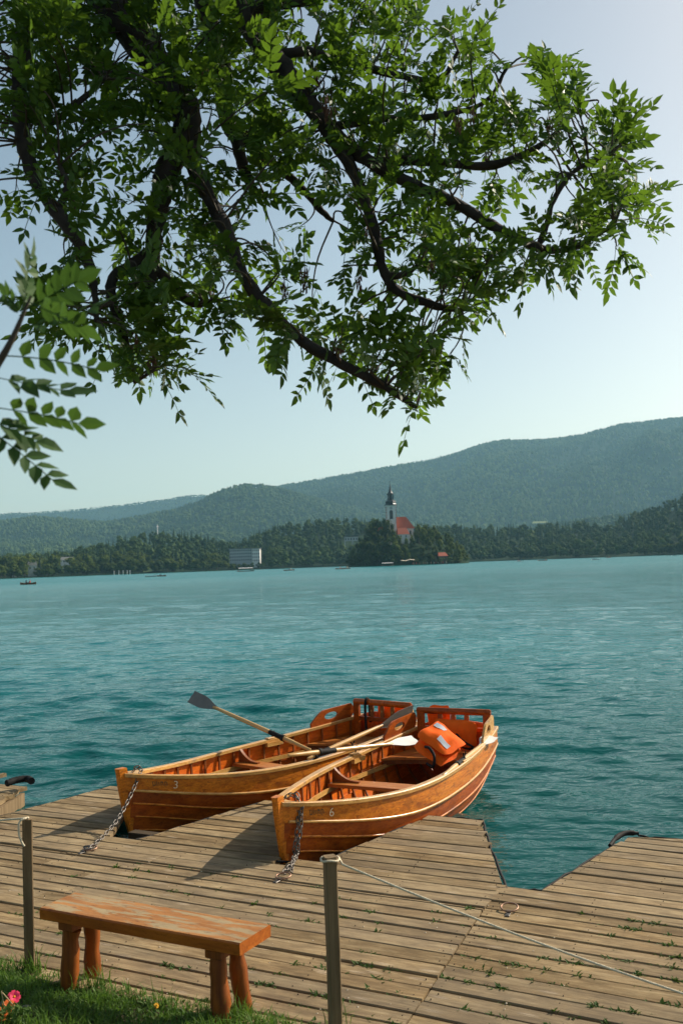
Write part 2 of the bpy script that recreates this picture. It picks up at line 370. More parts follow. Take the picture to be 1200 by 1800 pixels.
def build_water():
    g = np.random.default_rng(3); K = 132
    lam = np.concatenate([np.exp(g.uniform(math.log(.18), math.log(2.0), 110)), np.exp(g.uniform(math.log(2.0), math.log(7.5), 22))]); k = 2*math.pi/lam
    wd = math.radians(250)
    th = wd + g.normal(0, .42, K); ph = g.uniform(0, 6.28, K)
    slope = .030*np.where(lam < .9, 1.0, np.where(lam > 2.0, .38, .62)); A = slope/k
    r = [3.2]
    while r[-1] < 260: r.append(r[-1]*1.0048)
    r = np.array(r + [330, 450, 650, 900, 1200, 1600, 2200]); dr = np.gradient(r)
    az = np.radians(np.concatenate([[-178, -140, -100, -75, -58], np.arange(-40, 40.01, .34), [58, 75, 100, 140, 178]]))
    RR, AA = np.meshgrid(r, az, indexing='ij'); X = RR*np.sin(AA); Y = RR*np.cos(AA)
    DR = np.broadcast_to(dr[:, None], X.shape); Z = np.zeros_like(X)
    gust = .80 + 1.1*(fbm(X*.12, Y*.10, 21, 3)-.42) + .8*(fbm(X*.35, Y*.45, 22, 2)-.36)
    calm = np.clip((np.hypot(X-.9, (Y-7.0))-.8)/3.2, .25, 1)
    for i in range(K):
        fade = np.clip(1.5-DR/(lam[i]/3.5), 0, 1)
        Z += A[i]*fade*np.sin(k[i]*(math.cos(th[i])*X+math.sin(th[i])*Y)+ph[i])
    Z *= np.clip((60-RR)/40, .0, 1)*.35+.65
    Z *= gust*calm
    Z[RR > 300] = 0; Z[:, :6] = 0; Z[:, -6:] = 0
    keep = []
    nr, na = X.shape
    idx = np.arange(nr*na).reshape(nr, na)
    Fq = np.stack([idx[:-1, :-1], idx[1:, :-1], idx[1:, 1:], idx[:-1, 1:]], -1).reshape(-1, 4)[:, ::-1]
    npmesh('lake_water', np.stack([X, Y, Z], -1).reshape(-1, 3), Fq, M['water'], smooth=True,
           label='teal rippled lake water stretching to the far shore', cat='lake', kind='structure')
build_water()

# ------------------------------------------------------------------ hills and forests
def ico(sub=1):
    bm = bmesh.new(); bmesh.ops.create_icosphere(bm, subdivisions=sub, radius=1)
    V = np.array([v.co[:] for v in bm.verts]); Fc = np.array([[v.index for v in f.verts] for f in bm.faces]); bm.free(); return V, Fc
ICO1, ICO2 = ico(1), ico(2)
def quads_to_tris(q): return np.concatenate([q[:, [0, 1, 2]], q[:, [0, 2, 3]]])
def leaf_quads(P, Nn, size, g):
    """random little quads at P facing roughly Nn"""
    n = len(P); r = g.normal(size=(n, 3)); d = Nn + .55*r; d /= np.linalg.norm(d, axis=1)[:, None]
    a = np.cross(d, g.normal(size=(n, 3))); a /= np.linalg.norm(a, axis=1)[:, None]; b = np.cross(d, a)
    s = (size*g.uniform(.6, 1.3, n))[:, None]; e = g.uniform(.5, .9, n)[:, None]
    V = np.stack([P-a*s, P-b*s*e*.9+a*s*.2, P+a*s, P+b*s*e], 1).reshape(-1, 3)
    return V, np.arange(4*n).reshape(-1, 4)
def decid_tree(seed, lobes=9, per=46, core=ICO1, slim=1.0):
    """crown for a tree one unit tall"""
    g = np.random.default_rng(seed); Vs, Fs, Ts = [], [], []; o = 0
    for i in range(lobes):
        h = .30+.60*(i+.5)/lobes; rad = .30*slim*math.sin(math.pi*min(1, (h-.08)/.95))**.7
        a = g.uniform(0, 6.28); d = rad*g.uniform(.35, .95) if i < lobes-1 else 0
        c = np.array([d*math.cos(a), d*math.sin(a), h]); r = g.uniform(.13, .21)*(1 if h < .8 else .75)
        V, Fc = core; nz = 1+.22*g.normal(size=len(V))
        Vs.append(c+V*r*.86*nz[:, None]*np.array([1, 1, .9])); Fs.append(Fc+o); Ts.append(np.full(len(Fc), g.uniform(.05, .35))); o += len(V)
        n = g.normal(size=(per, 3)); n[:, 2] += .25; n /= np.linalg.norm(n, axis=1)[:, None]
        V, Fc = leaf_quads(c+n*r*g.uniform(.85, 1.12, per)[:, None], n, .034, g)
        Vs.append(V); Fs.append(quads_to_tris(Fc)+o); Ts.append(np.tile(np.clip(g.normal(.5, .22, per), 0, 1), 2)); o += len(V)
    return np.concatenate(Vs), np.concatenate(Fs), np.concatenate(Ts)
def conifer_tree(seed, tiers=13, per=10):
    g = np.random.default_rng(seed); Vs, Fs, Ts = [], [], []; o = 0
    n = 7; V = [(0, 0, .97)]+[(.10*math.cos(2*math.pi*k/n), .10*math.sin(2*math.pi*k/n), .10) for k in range(n)]
    Vs.append(np.array(V)); Fs.append(np.array([(0, 1+k, 1+(k+1) % n) for k in range(n)])); Ts.append(np.full(n, .05)); o += n+1
    for t in range(tiers):
        f = t/(tiers-1); z = .10+.86*f; r = (.19*(1-f)**.85+.012)
        for k in range(per if f < .7 else per-4):
            a = g.uniform(0, 6.28); rr = r*g.uniform(.7, 1.15); wd = rr*.42+.006; dz = -.05*(1-f)-.015
            ca, sa = math.cos(a), math.sin(a)
            V = np.array([(0, 0, z+.05*(1-f)+.03), (ca*rr*.7-sa*wd, sa*rr*.7+ca*wd, z+dz*.6), (ca*rr, sa*rr, z+dz+g.uniform(-.01, .01)), (ca*rr*.7+sa*wd, sa*rr*.7-ca*wd, z+dz*.6)])
            Vs.append(V); Fs.append(np.array([[0, 1, 2], [0, 2, 3]])+o); o += 4; Ts.append(np.full(2, np.clip(g.normal(.45, .25), 0, 1)))
    return np.concatenate(Vs), np.concatenate(Fs), np.concatenate(Ts)
def merged_forest(name, pos, H, Wd, kinds, protos, tints, mat, **kw):
    Vs, Fs, Ts = [], [], []; o = 0; g = np.random.default_rng(len(pos))
    for p, h, wd, k, tn in zip(pos, H, Wd, kinds, tints):
        V, Fc, T = protos[k]; a = g.uniform(0, 6.28); c, s = math.cos(a), math.sin(a)
        V2 = np.empty_like(V); V2[:, 0] = (V[:, 0]*c-V[:, 1]*s)*wd+p[0]; V2[:, 1] = (V[:, 0]*s+V[:, 1]*c)*wd+p[1]; V2[:, 2] = V[:, 2]*h+p[2]
        Vs.append(V2); Fs.append(Fc+o); Ts.append(np.clip(T*.55+tn, 0, 1)); o += len(V)
    return npmesh(name, np.concatenate(Vs), np.concatenate(Fs), mat, tint=np.concatenate(Ts), **kw)
def ridge_height(prof, px, D):
    """world height of the skyline at photo column px and distance D"""
    py = np.interp(px, [q[0] for q in prof], [q[1] for q in prof])
    return py
def hill(name, prof, D, depth, back, treeh, ntrees, seed, label, flabel, x0, x1, base=2.0, spread=1.0, tint0=.1, tint1=.45):
    g = np.random.default_rng(seed)
    cols = np.arange(x0, x1+1, 9.0); rows = np.concatenate([np.linspace(0, 1, 34), np.linspace(1.08, 1+back/depth, 6)])
    def height(px, r):
        py = np.interp(px, [q[0] for q in prof], [q[1] for q in prof])
        # ray at that column: elevation slope seen at distance
        d = fv[None]+((px-600)/F)[:, None]*RV[None]-((py-900)/F)[:, None]*UV_[None]
        top = CZ+d[:, 2]/d[:, 1]*D-treeh
        rr = np.clip(r, 0, 1); sh = np.where(r <= 1, rr**1.05*(1.0-.0*rr), np.clip(1-(r-1)*1.6, -.3, 1))
        X = (px-600)/F*D; n1 = fbm(X/(.16*D*spread)+3, r*1.6, seed, 4)-.47; n2 = fbm(X/(.035*D)+1, r*7, seed+5, 3)-.44
        amp = np.sin(math.pi*np.clip(r, 0, 1))
        return base+(top-base)*(sh+amp*(.50*n1+.14*n2)), top
    PX, RR = np.meshgrid(cols, rows); Zh, _ = height(PX.ravel(), RR.ravel()); Zh = Zh.reshape(PX.shape)
    Y = D-depth*(1-RR); X = (PX-600)/F*Y*1.0
    mb = MB(); mb.grid(np.stack([X, Y, Zh], -1)); mb.build(name, M['hill'], label=label, cat='mountain', kind='structure')
    px = g.uniform(x0, x1, ntrees); rr = 1-(g.uniform(0, 1, ntrees)**1.0)*1.0
    px2 = np.linspace(x0, x1, ntrees//14); px = np.concatenate([px, px2]); rr = np.concatenate([rr, 1-g.uniform(0, .012, len(px2))])
    z, _ = height(px, rr); y = D-depth*(1-rr); x = (px-600)/F*y; n = len(px)
    V0, F0 = ICO1; gg = np.random.default_rng(seed+9)
    protos = []
    for q in range(3):
        V = V0*(1+.25*gg.normal(size=len(V0)))[:, None]*np.array([.36, .36, .44])+np.array([0, 0, .52]); protos.append((V, F0, np.clip(gg.normal(.45, .3, len(F0)), 0, 1)))
    for q in range(3):
        k = 5; V = np.array([(0, 0, 1.12)]+[(.30*math.cos(2*math.pi*j/k+q), .30*math.sin(2*math.pi*j/k+q), .02) for j in range(k)])
        protos.append((V, np.array([(0, 1+j, 1+(j+1) % k) for j in range(k)]), np.clip(gg.normal(.2, .2, k), 0, 1)))
    patch = fbm(x/(.05*D), rr*9, seed+3, 3)
    con = g.uniform(size=n) < np.clip((patch-.35)*3.2, .12, .85)
    kinds = np.where(con, g.integers(3, 6, n), g.integers(0, 3, n))
    big = fbm(x/(.11*D)+5, rr*4+2, seed+21, 3)-.45
    tn = np.where(con, g.uniform(0, .2, n), g.uniform(tint0, tint1, n))+big*.9
    hh = treeh*g.uniform(.75, 1.25, n); ww = hh*g.uniform(.75, 1.15, n)*np.where(con, .75, 1.05)
    merged_forest(name+'_forest', np.stack([x, y, z-1], 1), hh, ww, kinds, protos, tn, M['forest'], label=flabel, cat='forest', kind='stuff')
hill('far_ridge', [(-400, 918), (0, 901), (60, 899), (140, 893), (200, 887), (280, 877), (330, 869), (380, 867), (450, 868), (700, 880)], 7600, 1700, 600, 20, 6500, 11,
     'pale hazy distant ridge behind the wooded hill', 'hazy woods covering the pale distant ridge', -400, 700)
hill('mountain', [(200, 960), (330, 912), (420, 880), (490, 853), (560, 841), (640, 827), (700, 816), (760, 806), (800, 796), (850, 779), (890, 771), (940, 771), (980, 769), (1030, 761), (1100, 743), (1200, 732), (1350, 716), (1600, 730)], 6000, 2500, 700, 21, 24000, 12,
     'long wooded mountain rising behind the church island', 'trees covering the long mountain behind the church', 200, 1600)
hill('wooded_hill', [(-400, 930), (-100, 918), (0, 913), (60, 906), (110, 909), (180, 916), (240, 906), (300, 894), (350, 879), (390, 859), (430, 849), (470, 851), (520, 863), (580, 880), (660, 905), (760, 930), (850, 950)], 4400, 1500, 500, 19, 13000, 13,
     'rounded wooded hill left of the long mountain', 'trees covering the rounded wooded hill', -400, 850)
hill('low_spur', [(700, 968), (800, 950), (900, 930), (960, 921), (1020, 910), (1080, 903), (1140, 897), (1200, 885), (1300, 860), (1600, 840)], 3000, 900, 300, 18, 6000, 14,
     'low wooded spur in front of the long mountain', 'trees covering the low spur', 700, 1600)

# far shore strip with its wood
SHORE_TOP = [(-400, 975), (-100, 980), (0, 975), (60, 972), (120, 966), (180, 950), (230, 938), (280, 931), (330, 934), (380, 946), (420, 950), (450, 932), (500, 917), (560, 911), (650, 910), (750, 919), (850, 921), (950, 920), (1010, 914), (1060, 920), (1100, 903), (1150, 888), (1200, 866), (1300, 838), (1600, 820)]
def shore_D(px): return np.interp(px, [-400, 0, 200, 450, 600, 900, 1200, 1600], [900, 900, 980, 1080, 1120, 1150, 1050, 1000])
TREEH = 20.0
def shore_h(px, v):
    px = np.asarray(px, float); v = np.asarray(v, float); D1 = shore_D(px)+430
    py = np.interp(px, [q[0] for q in SHORE_TOP], [q[1] for q in SHORE_TOP])
    d = fv[None]+((px-600)/F)[:, None]*RV[None]-((py-900)/F)[:, None]*UV_[None]
    top = np.maximum(CZ+d[:, 2]/d[:, 1]*D1-TREEH, 2)
    s = np.clip(v, 0, 1); s = s*s*(3-2*s)*.75+.25*s
    z = .4+(top-.4)*np.where(v <= 1, s, 1-(v-1)*.35) + 3*np.sin(math.pi*np.clip(v, 0, 1))*(fbm(px/60, v*3, 8)-.45)
    return np.where(v < 0, .4+v*60, z)
cols = np.arange(-400, 1601, 8.); rows = np.array([-.06, -.015, 0, .02, .05, .1, .17, .25, .33, .42, .5, .6, .7, .8, .9, 1, 1.2, 1.6])
PX, VV = np.meshgrid(cols, rows); Zh = shore_h(PX.ravel(), VV.ravel()).reshape(PX.shape); Y = shore_D(PX)+430*VV
mb = MB(); mb.grid(np.stack([(PX-600)/F*Y, Y, Zh], -1)); mb.build('far_shore', M['hill'], label='wooded bank along the far side of the lake', cat='shore', kind='structure')
DEC = [decid_tree(100+i, lobes=8+i % 3, slim=(1.0, 1.2, .85)[i % 3]) for i in range(6)]
CON = [conifer_tree(200+i) for i in range(4)]
DECM = []; CONM = []
for L_, src, nm in ((DECM, DEC, 'crown'), (CONM, CON, 'crown')):
    for V, Fc, T in src:
        o = npmesh('crown', V, Fc, M['decid'] if L_ is DECM else M['conifer'], tint=T); L_.append(o.data); bpy.data.objects.remove(o)
tm = MB(); tm.tube([(0, 0, -.08), (.004, 0, .2), (-.004, .003, .45)], [.022, .017, .010], 6); TRUNK = tm.build('trunk', M['trunk']); trunk_me = TRUNK.data; bpy.data.objects.remove(TRUNK)
# tint variants: shift the colour of whole crowns
def tint_copy(me, d):
    c = me.copy(); a = c.attributes['tint']; v = np.empty(len(a.data), np.float32); a.data.foreach_get('value', v); a.data.foreach_set('value', np.clip(v*.75+d, 0, 1)); return c
DECV = [[tint_copy(me, d) for d in (-.18, .0, .16, .32)] for me in DECM]
CONV = [[tint_copy(me, d) for d in (-.12, .05, .22)] for me in CONM]
def far_tree(kind, p, h, wd, label, group, g, tn=None):
    nm = 'spruce_tree' if kind == 'c' else 'broadleaf_tree'
    o = empty(nm, tuple(p), g.uniform(0, 6.28), label=label, cat='tree', group=group)
    src = CONV if kind == 'c' else DECV; a = src[g.integers(len(src))]; k = g.integers(len(a)) if tn is None else tn
    cr = link('crown', a[k], None, o); cr.scale = (wd, wd, h)
    tr = link('trunk', trunk_me, None, o); tr.scale = (h, h, h); return o
g = np.random.default_rng(41)
cand = []
for i in range(2300):
    px = g.uniform(-330, 1530); v = g.uniform(0, 1)**1.15*1.02+.004
    cand.append((px, v))
for px in np.arange(-120, 1330, 8.5):
    cand.append((px+g.uniform(-3, 3), g.uniform(.003, .03)))
cand = np.array(cand); zz = shore_h(cand[:, 0], cand[:, 1]); yy = shore_D(cand[:, 0])+430*cand[:, 1]; xx = (cand[:, 0]-600)/F*yy
def clear_of(px, v):   # keep buildings and the lawn free
    bad = ((px > 398) & (px < 462) & (v < .32) & (v > .12)) | ((px > 600) & (px < 634) & (v < .62) & (v > .25)) | ((px > 250) & (px < 288) & (v < .14)&(v > .02)) | ((px > 108) & (px < 122) & (v < .2)) | ((px > 50) & (px < 62) & (v < .2))
    return ~bad
ok = clear_of(cand[:, 0], cand[:, 1])
order = np.argsort(yy); shown = 0; mrg = []
for i in order:
    if not ok[i]: continue
    px, v = cand[i]
    con = g.uniform() < (.42 if px < 600 else .5) and v > .02
    if v < .03: con = False
    h = g.uniform(17, 25)*(1.0 if con else .88); wd = h*(g.uniform(.75, 1.0) if con else g.uniform(.85, 1.25))
    if v < .03: h *= g.uniform(.45, .8); wd = h*g.uniform(1., 1.5)
    if 395 < px < 465 and v <= .13: h = g.uniform(5, 8); wd = h*1.4; con = False
    if shown < 235 and -60 < px < 1260:
        shown += 1; side = 'left of the church island' if px < 610 else 'right of the church island'
        if con:
            k = g.integers(3); look = ('blackish', 'dark green', 'bluish green')[k]+(' slender' if wd < h*.85 else ' broad')
            far_tree('c', (xx[i], yy[i], zz[i]), h, wd, f'{look} pointed spruce on the far shore {side}', f'{look} spruces on the far shore {side}', g, k)
        else:
            k = g.integers(4); k = 3 if (px < 55 and v < .06) else k
            look = ('low bushy ' if h < 14 else 'full grown ')+('dark green', 'mid green', 'fresh green', 'yellowish green')[k]
            far_tree('d', (xx[i], yy[i], zz[i]), h, wd, f'{look} leafy tree on the far shore {side}', f'{look} leafy trees on the far shore {side}', g, k)
    else: mrg.append((xx[i], yy[i], zz[i], h, wd, con))
mrg = np.array(mrg)
LOWD = [decid_tree(300+i, lobes=6, per=16, core=ICO1) for i in range(4)]; LOWC = [conifer_tree(320+i, tiers=9, per=7) for i in range(3)]
ck = mrg[:, 5] > .5; kinds = np.where(ck, g.integers(4, 7, len(mrg)), g.integers(0, 4, len(mrg)))
merged_forest('shore_forest', mrg[:, :3], mrg[:, 3], mrg[:, 4], kinds, LOWD+LOWC, np.where(ck, g.uniform(-.1, .12, len(mrg)), g.uniform(-.05, .5, len(mrg))), M['forest'],
              label='mass of mixed woodland rising behind the far shore', cat='forest', kind='stuff')

# ------------------------------------------------------------------ island and church
YI = 800.0
def isl(px, py, y=YI): return ony(px, py, y)
ic = isl(717, 990); IX = ic[0]
def island_z(x, y):
    a = (x-IX)/49.0; b = (y-YI-10)/52.0; r = np.sqrt(a*a+b*b)
    h = np.clip(1-r**2.4, -.2, 1); return 17.0*np.where(h > 0, h**.8, h*.6)+.5
gx, gy = np.meshgrid(np.linspace(IX-56, IX+56, 40), np.linspace(YI-50, YI+70, 40))
mb = MB(); mb.grid(np.stack([gx, gy, np.maximum(island_z(gx, gy), -1.5)], -1)); mb.build('island', M['hill'], label='small wooded island mound carrying the church', cat='island', kind='structure')
def church():
    base = island_z(np.array(IX), np.array(YI+10.)).item()
    t = isl(687, 908, YI+4); tx, ty = t[0], YI+4
    sc = YI/F
    def Zp(py, px=686): return isl(px, py, YI+4)[2]
    r = empty('island_church', (tx, ty, 0), 0, label='white island church with red tiled roof and tall dark spire', cat='church')
    hw = 4.0; z0, z1 = 8.0, Zp(890)
    q = MB(); q.box((-hw, -hw, z0), (hw, hw, z1)); tw = q.build('tower', M['white'], r)
    for sx in (-1, 1):
        for sy in (-1, 1):
            for k in range(7):
                zq = z1-1.2-k*2.0; a = MB(); a.box((sx*hw-.55 if sx > 0 else -hw-.12, sy*hw-.55 if sy > 0 else -hw-.12, zq-.55), (hw+.12 if sx > 0 else -hw+.55, hw+.12 if sy > 0 else -hw+.55, zq+.55)); a.build('quoin', M['quoin'], tw)
    a = MB(); a.box((-hw-.5, -hw-.5, z1), (hw+.5, hw+.5, z1+.6)); a.build('cornice', M['white'], tw)
    for sy, ax in ((-1, 0), (1, 0), (-1, 1), (1, 1)):
        a = MB(); wv = 1.35; pl = [(-wv, z1-10.5), (wv, z1-10.5), (wv, z1-4.2), (.7, z1-3.3), (-.7, z1-3.3), (-wv, z1-4.2)]
        if ax == 0: a.extrude([(x, sy*(hw+.06), z) for x, z in pl], (0, -sy*.5, 0))
        else: a.extrude([(sy*(hw+.06), x, z) for x, z in pl], (-sy*.5, 0, 0))
        a.build('belfry_opening', M['window'], tw)
        a = MB(); 
        ring = [(1.25*math.cos(th), 1.25*math.sin(th)) for th in np.linspace(0, 6.28, 17)[:-1]]
        if ax == 0: a.extrude([(x, sy*(hw+.10), z1-1.7+z) for x, z in ring], (0, -sy*.3, 0))
        else: a.extrude([(sy*(hw+.10), x, z1-1.7+z) for x, z in ring], (-sy*.3, 0, 0))
        a.build('clock_face', M['pale'], tw)
    zt = Zp(848); H = zt-z1
    a = MB(); pr = [(5.6, 0), (5.7, .02), (4.7, .055), (4.3, .09), (4.6, .13), (4.3, .18), (3.0, .22), (2.5, .24)]
    a.lathe([(rr, z1+.6+f*H) for rr, f in pr], 8, smooth=False); a.build('onion_dome', M['copper'], r)
    a = MB()
    for k in range(8):
        th = 2*math.pi*(k+.5)/8; x, y = 2.2*math.cos(th), 2.2*math.sin(th); a.box((x-.38, y-.38, z1+.24*H), (x+.38, y+.38, z1+.50*H))
    a.lathe([(1.3, z1+.23*H), (1.3, z1+.5*H)], 8, smooth=False); a.build('lantern', M['copper'], r)
    a = MB(); a.lathe([(3.1, z1+.49*H), (3.1, z1+.52*H), (2.1, z1+.56*H), (1.5, z1+.60*H), (1.0, z1+.68*H), (.65, z1+.8*H), (.3, z1+.9*H), (.06, z1+H)], 8, smooth=False); a.build('spire', M['copper'], r)
    a = MB(); a.box((-.12, -.12, z1+.98*H), (.12, .12, z1+1.06*H)); a.box((-.7, -.1, z1+1.02*H), (.7, .1, z1+1.035*H)); a.build('cross', M['copper'], r)
    # nave to the right of the tower
    nx0, nx1 = isl(686, 900)[0]-tx, isl(729, 930)[0]-tx; ze, zr = isl(710, 928.5)[2], isl(700, 908)[2]
    n0, n1 = -3.0, 11.0; q = MB(); q.box((nx0, n0, 5), (nx1-1.0, n1, ze)); nave = q.build('nave', M['white'], r)
    e = .8; mid = (n0+n1)/2; rx1 = isl(714, 908)[0]-tx
    q = MB(); q.add([(nx0-.3, n0-e, ze-.2), (nx1, n0-e, ze-.2), (nx1, n1+e, ze-.2), (nx0-.3, n1+e, ze-.2), (nx0-.3, mid, zr), (rx1, mid, zr)], [(0, 1, 5, 4), (1, 2, 5), (2, 3, 4, 5), (3, 0, 4), (3, 2, 1, 0)]); q.build('roof', M['roof'], r)
    for px in (712, 721):
        x = isl(px, 935)[0]-tx; a = MB(); zc = isl(px, 936)[2]
        a.extrude([(x-.8, n0-.06, zc-1.7), (x+.8, n0-.06, zc-1.7), (x+.8, n0-.06, zc+1.1), (x+.4, n0-.06, zc+1.7), (x-.4, n0-.06, zc+1.7), (x-.8, n0-.06, zc+1.1)], (0, .4, 0)); a.build('window', M['window'], nave)
    return r
church()
def chapel(px, py_top, wid, hgt, label, yo=-22, nm='gabled_house', wall='white'):
    p = isl(px, py_top, YI+yo); r = empty(nm, (p[0], YI+yo, 0), .25, label=label, cat='building'); zt = p[2]; h2 = wid/2
    q = MB(); q.box((-h2, -h2*.8, zt-hgt-7), (h2, h2*.8, zt-hgt)); wl = q.build('wall', M[wall], r)
    q = MB(); e = h2*1.12; f = h2*.8*1.15
    q.add([(-e, -f, zt-hgt-.2), (e, -f, zt-hgt-.2), (e, f, zt-hgt-.2), (-e, f, zt-hgt-.2), (-e*.75, 0, zt), (e*.75, 0, zt)], [(0, 1, 5, 4), (1, 2, 5), (2, 3, 4, 5), (3, 0, 4), (3, 2, 1, 0)]); q.build('roof', M['roof'], r)
    for x in (-h2*.5, h2*.45):
        a = MB(); a.box((x-.5, -h2*.8-.06, zt-hgt-2.6), (x+.5, -h2*.8+.2, zt-hgt-1.0)); a.build('window', M['window'], wl)
chapel(706, 928, 9, 5, 'small red roofed chapel house below the church nave', -10)
chapel(672, 926, 7, 3.4, 'red roofed house half hidden in trees left of the church tower', 0)
chapel(776, 971, 7, 2.6, 'low red roofed boathouse among trees at the island shore', -36, wall='trunk')
g = np.random.default_rng(77)
itrees = [  # px of trunk, top y, depth offset, kind, width factor, tint (raised right of the tower as painted-in sunlight)
 (622,962,-18,'d',1.1,1),(632,944,-8,'d',.9,0),(640,930,4,'c',.9,1),(650,920,10,'d',1.0,0),(640,950,-26,'d',1.0,0),(655,934,-12,'d',.9,0),(662,918,14,'d',.9,1),(668,940,-22,'d',.9,0),(676,930,-8,'d',.7,2),
 (680,948,-30,'d',1.0,1),(683,913,-12,'d',.8,0),(674,910,-4,'d',.9,1),(662,912,2,'d',.9,0),(690,930,-18,'d',.7,1),(700,941,-26,'d',.7,2),(713,944,-26,'d',.7,3),(722,938,-20,'d',.5,2),(734,920,-4,'d',.8,3),(742,926,-14,'d',.9,3),(756,930,-20,'d',.9,2),(772,946,-26,'d',.9,3),(794,952,-22,'d',.9,3),(806,962,-26,'d',.9,3),(692,940,-30,'d',.9,2),(696,950,-36,'d',1.1,3),(712,956,-34,'d',.9,2),(704,966,-40,'d',.9,1),(724,944,-26,'d',.8,1),(736,926,-12,'d',.9,2),(744,934,-22,'d',.9,2),(752,944,-30,'d',1.0,1),(740,960,-38,'d',1.0,0),
 (732,914,18,'c',.9,0),(748,922,12,'d',1.0,0),(762,924,4,'d',1.0,1),(770,934,-14,'d',1.0,2),(784,936,2,'d',1.0,1),(792,944,-10,'d',1.0,2),(802,950,-4,'d',1.0,1),(810,958,-16,'d',1.1,2),(800,968,-28,'d',.9,2),(786,958,-30,'d',.9,1),
 (764,958,-36,'d',.9,0),(756,974,-44,'d',1.3,0),(730,976,-42,'d',1.0,1),(662,966,-38,'d',1.0,0),(646,968,-36,'d',1.1,0),(630,974,-30,'d',1.3,0),(676,972,-42,'d',1.1,0),(816,972,-20,'d',1.3,2),(772,980,-44,'d',1.3,1),(790,980,-42,'d',1.3,2),(690,976,-43,'d',1.2,1),(616,982,-20,'d',1.5,0),(650,982,-42,'d',1.4,0),(808,982,-34,'d',1.4,1),(718,970,-42,'d',.9,2),(666,952,-34,'d',.9,0),(652,950,-30,'d',.9,0)]
for px, py, dy, k, wf, tn in itrees:
    y = YI+dy; top = isl(px, py, y); gz = max(island_z(np.array(top[0]), np.array(y)).item(), .6); h = max(top[2]-gz, 4.5); wd = min(max(h*.8, 8.5), 17)*wf
    if k == 'c': far_tree('c', (top[0], y, gz), h, wd*.8, 'dark spruce beside the church on the island', 'spruces on the island', g, min(tn, 2))
    else: far_tree('d', (top[0], y, gz), h, wd, f"{('dark green', 'mid green', 'fresh green', 'yellowish green')[tn]} {'tall' if h > 17 else 'small'} leafy tree on the church island {'left' if px < 690 else 'right'} of the tower", f"{('dark', 'mid', 'fresh', 'yellowish')[tn]} green {'tall' if h > 17 else 'small'} trees {'left' if px < 690 else 'right'} of the church", g, tn)

# ------------------------------------------------------------------ buildings on the far shore
def block(nm, px0, px1, py0, py1, y, depth, rot, storeys, bays, wall, label, roofm=None, cat='building', stilt=False):
    a0, a1 = ony(px0, py1, y), ony(px1, py1, y); zt = ony((px0+px1)/2, py0, y)[2]; zb = ony((px0+px1)/2, py1, y)[2]
    wd = a1[0]-a0[0]; r = empty(nm, ((a0[0]+a1[0])/2, y, 0), rot, label=label, cat=cat); hw = wd/2
    q = MB(); q.box((-hw, 0, zb-(0 if stilt else 6)), (hw, depth, zt)); wl = q.build('wall', wall, r)
    q = MB(); q.box((-hw-.8, -.8, zt), (hw+.8, depth+.8, zt+.7)); q.build('roof', roofm or M['roof_grey'], r)
    sh = (zt-zb)/storeys; bw = wd/bays; g2 = np.random.default_rng(int(px0))
    wm = MB(); wm.box((-bw*.2, -.05, -sh*.24), (bw*.2, .25, sh*.24)); w0 = wm.build('window', M['window'], wl); first = True
    for s in range(storeys):
        for b in range(bays):
            o = w0 if first else w0.copy()
            if not first: COL.objects.link(o)
            first = False; o.location = (-hw+bw*(b+.5), -.02, zb+sh*(s+.5)); o.parent = wl
    if stilt:
        for x in (-hw+.6, hw*.2): q = MB(); q.box((x-.7, .5, zb-9), (x+.7, 3, zb)); q.build('pillar', wall, r)
    return r
yh = 1010+.2*430
block('hotel_building', 404, 443, 965, 987, yh+10, 14, 0, 4, 12, M['pale'], 'long pale four storey hotel above the far shore')
block('hotel_wing', 443.5, 457, 964.5, 988, yh+8, 16, 0, 4, 4, M['white'], 'end wing of the pale hotel, painted whiter for its sunlit wall')  # whiter render paints sunlight onto the end of the hotel
block('hillside_villa', 605, 629, 944, 951, 1260, 10, 0, 1, 5, M['pale'], 'grey flat roofed villa on pillars in the woods left of the island', stilt=True)
def cottage(px, py, w_, h_, y, label, roofm):
    p = ony(px, py, y); r = empty('lakeside_house', (p[0], y, 0), .3, label=label, cat='house'); zt = p[2]
    q = MB(); q.box((-w_/2, -w_*.35, zt-h_-6), (w_/2, w_*.35, zt-h_*.45)); wl = q.build('wall', M['white'], r)
    q = MB(); e = w_*.58; f = w_*.42; zz_ = zt-h_*.47; q.add([(-e, -f, zz_), (e, -f, zz_), (e, f, zz_), (-e, f, zz_), (-e*.8, 0, zt), (e*.8, 0, zt)], [(0, 1, 5, 4), (1, 2, 5), (2, 3, 4, 5), (3, 0, 4), (3, 2, 1, 0)]); q.build('roof', roofm, r)
    for x in (-w_*.25, w_*.22): a = MB(); a.box((x-.6, -w_*.35-.06, zt-h_*.9), (x+.6, -w_*.35+.2, zt-h_*.62)); a.build('window', M['window'], wl)
cottage(57, 987, 8, 8, 940, 'small grey roofed white house among yellowish lakeside trees', M['roof_grey'])
cottage(25, 988, 5, 9, 945, 'narrow white chapel-like house behind lakeside trees', M['white'])
cottage(118, 979, 12, 6, 1010, 'white villa peeking out of dark woodland', M['roof_grey'])
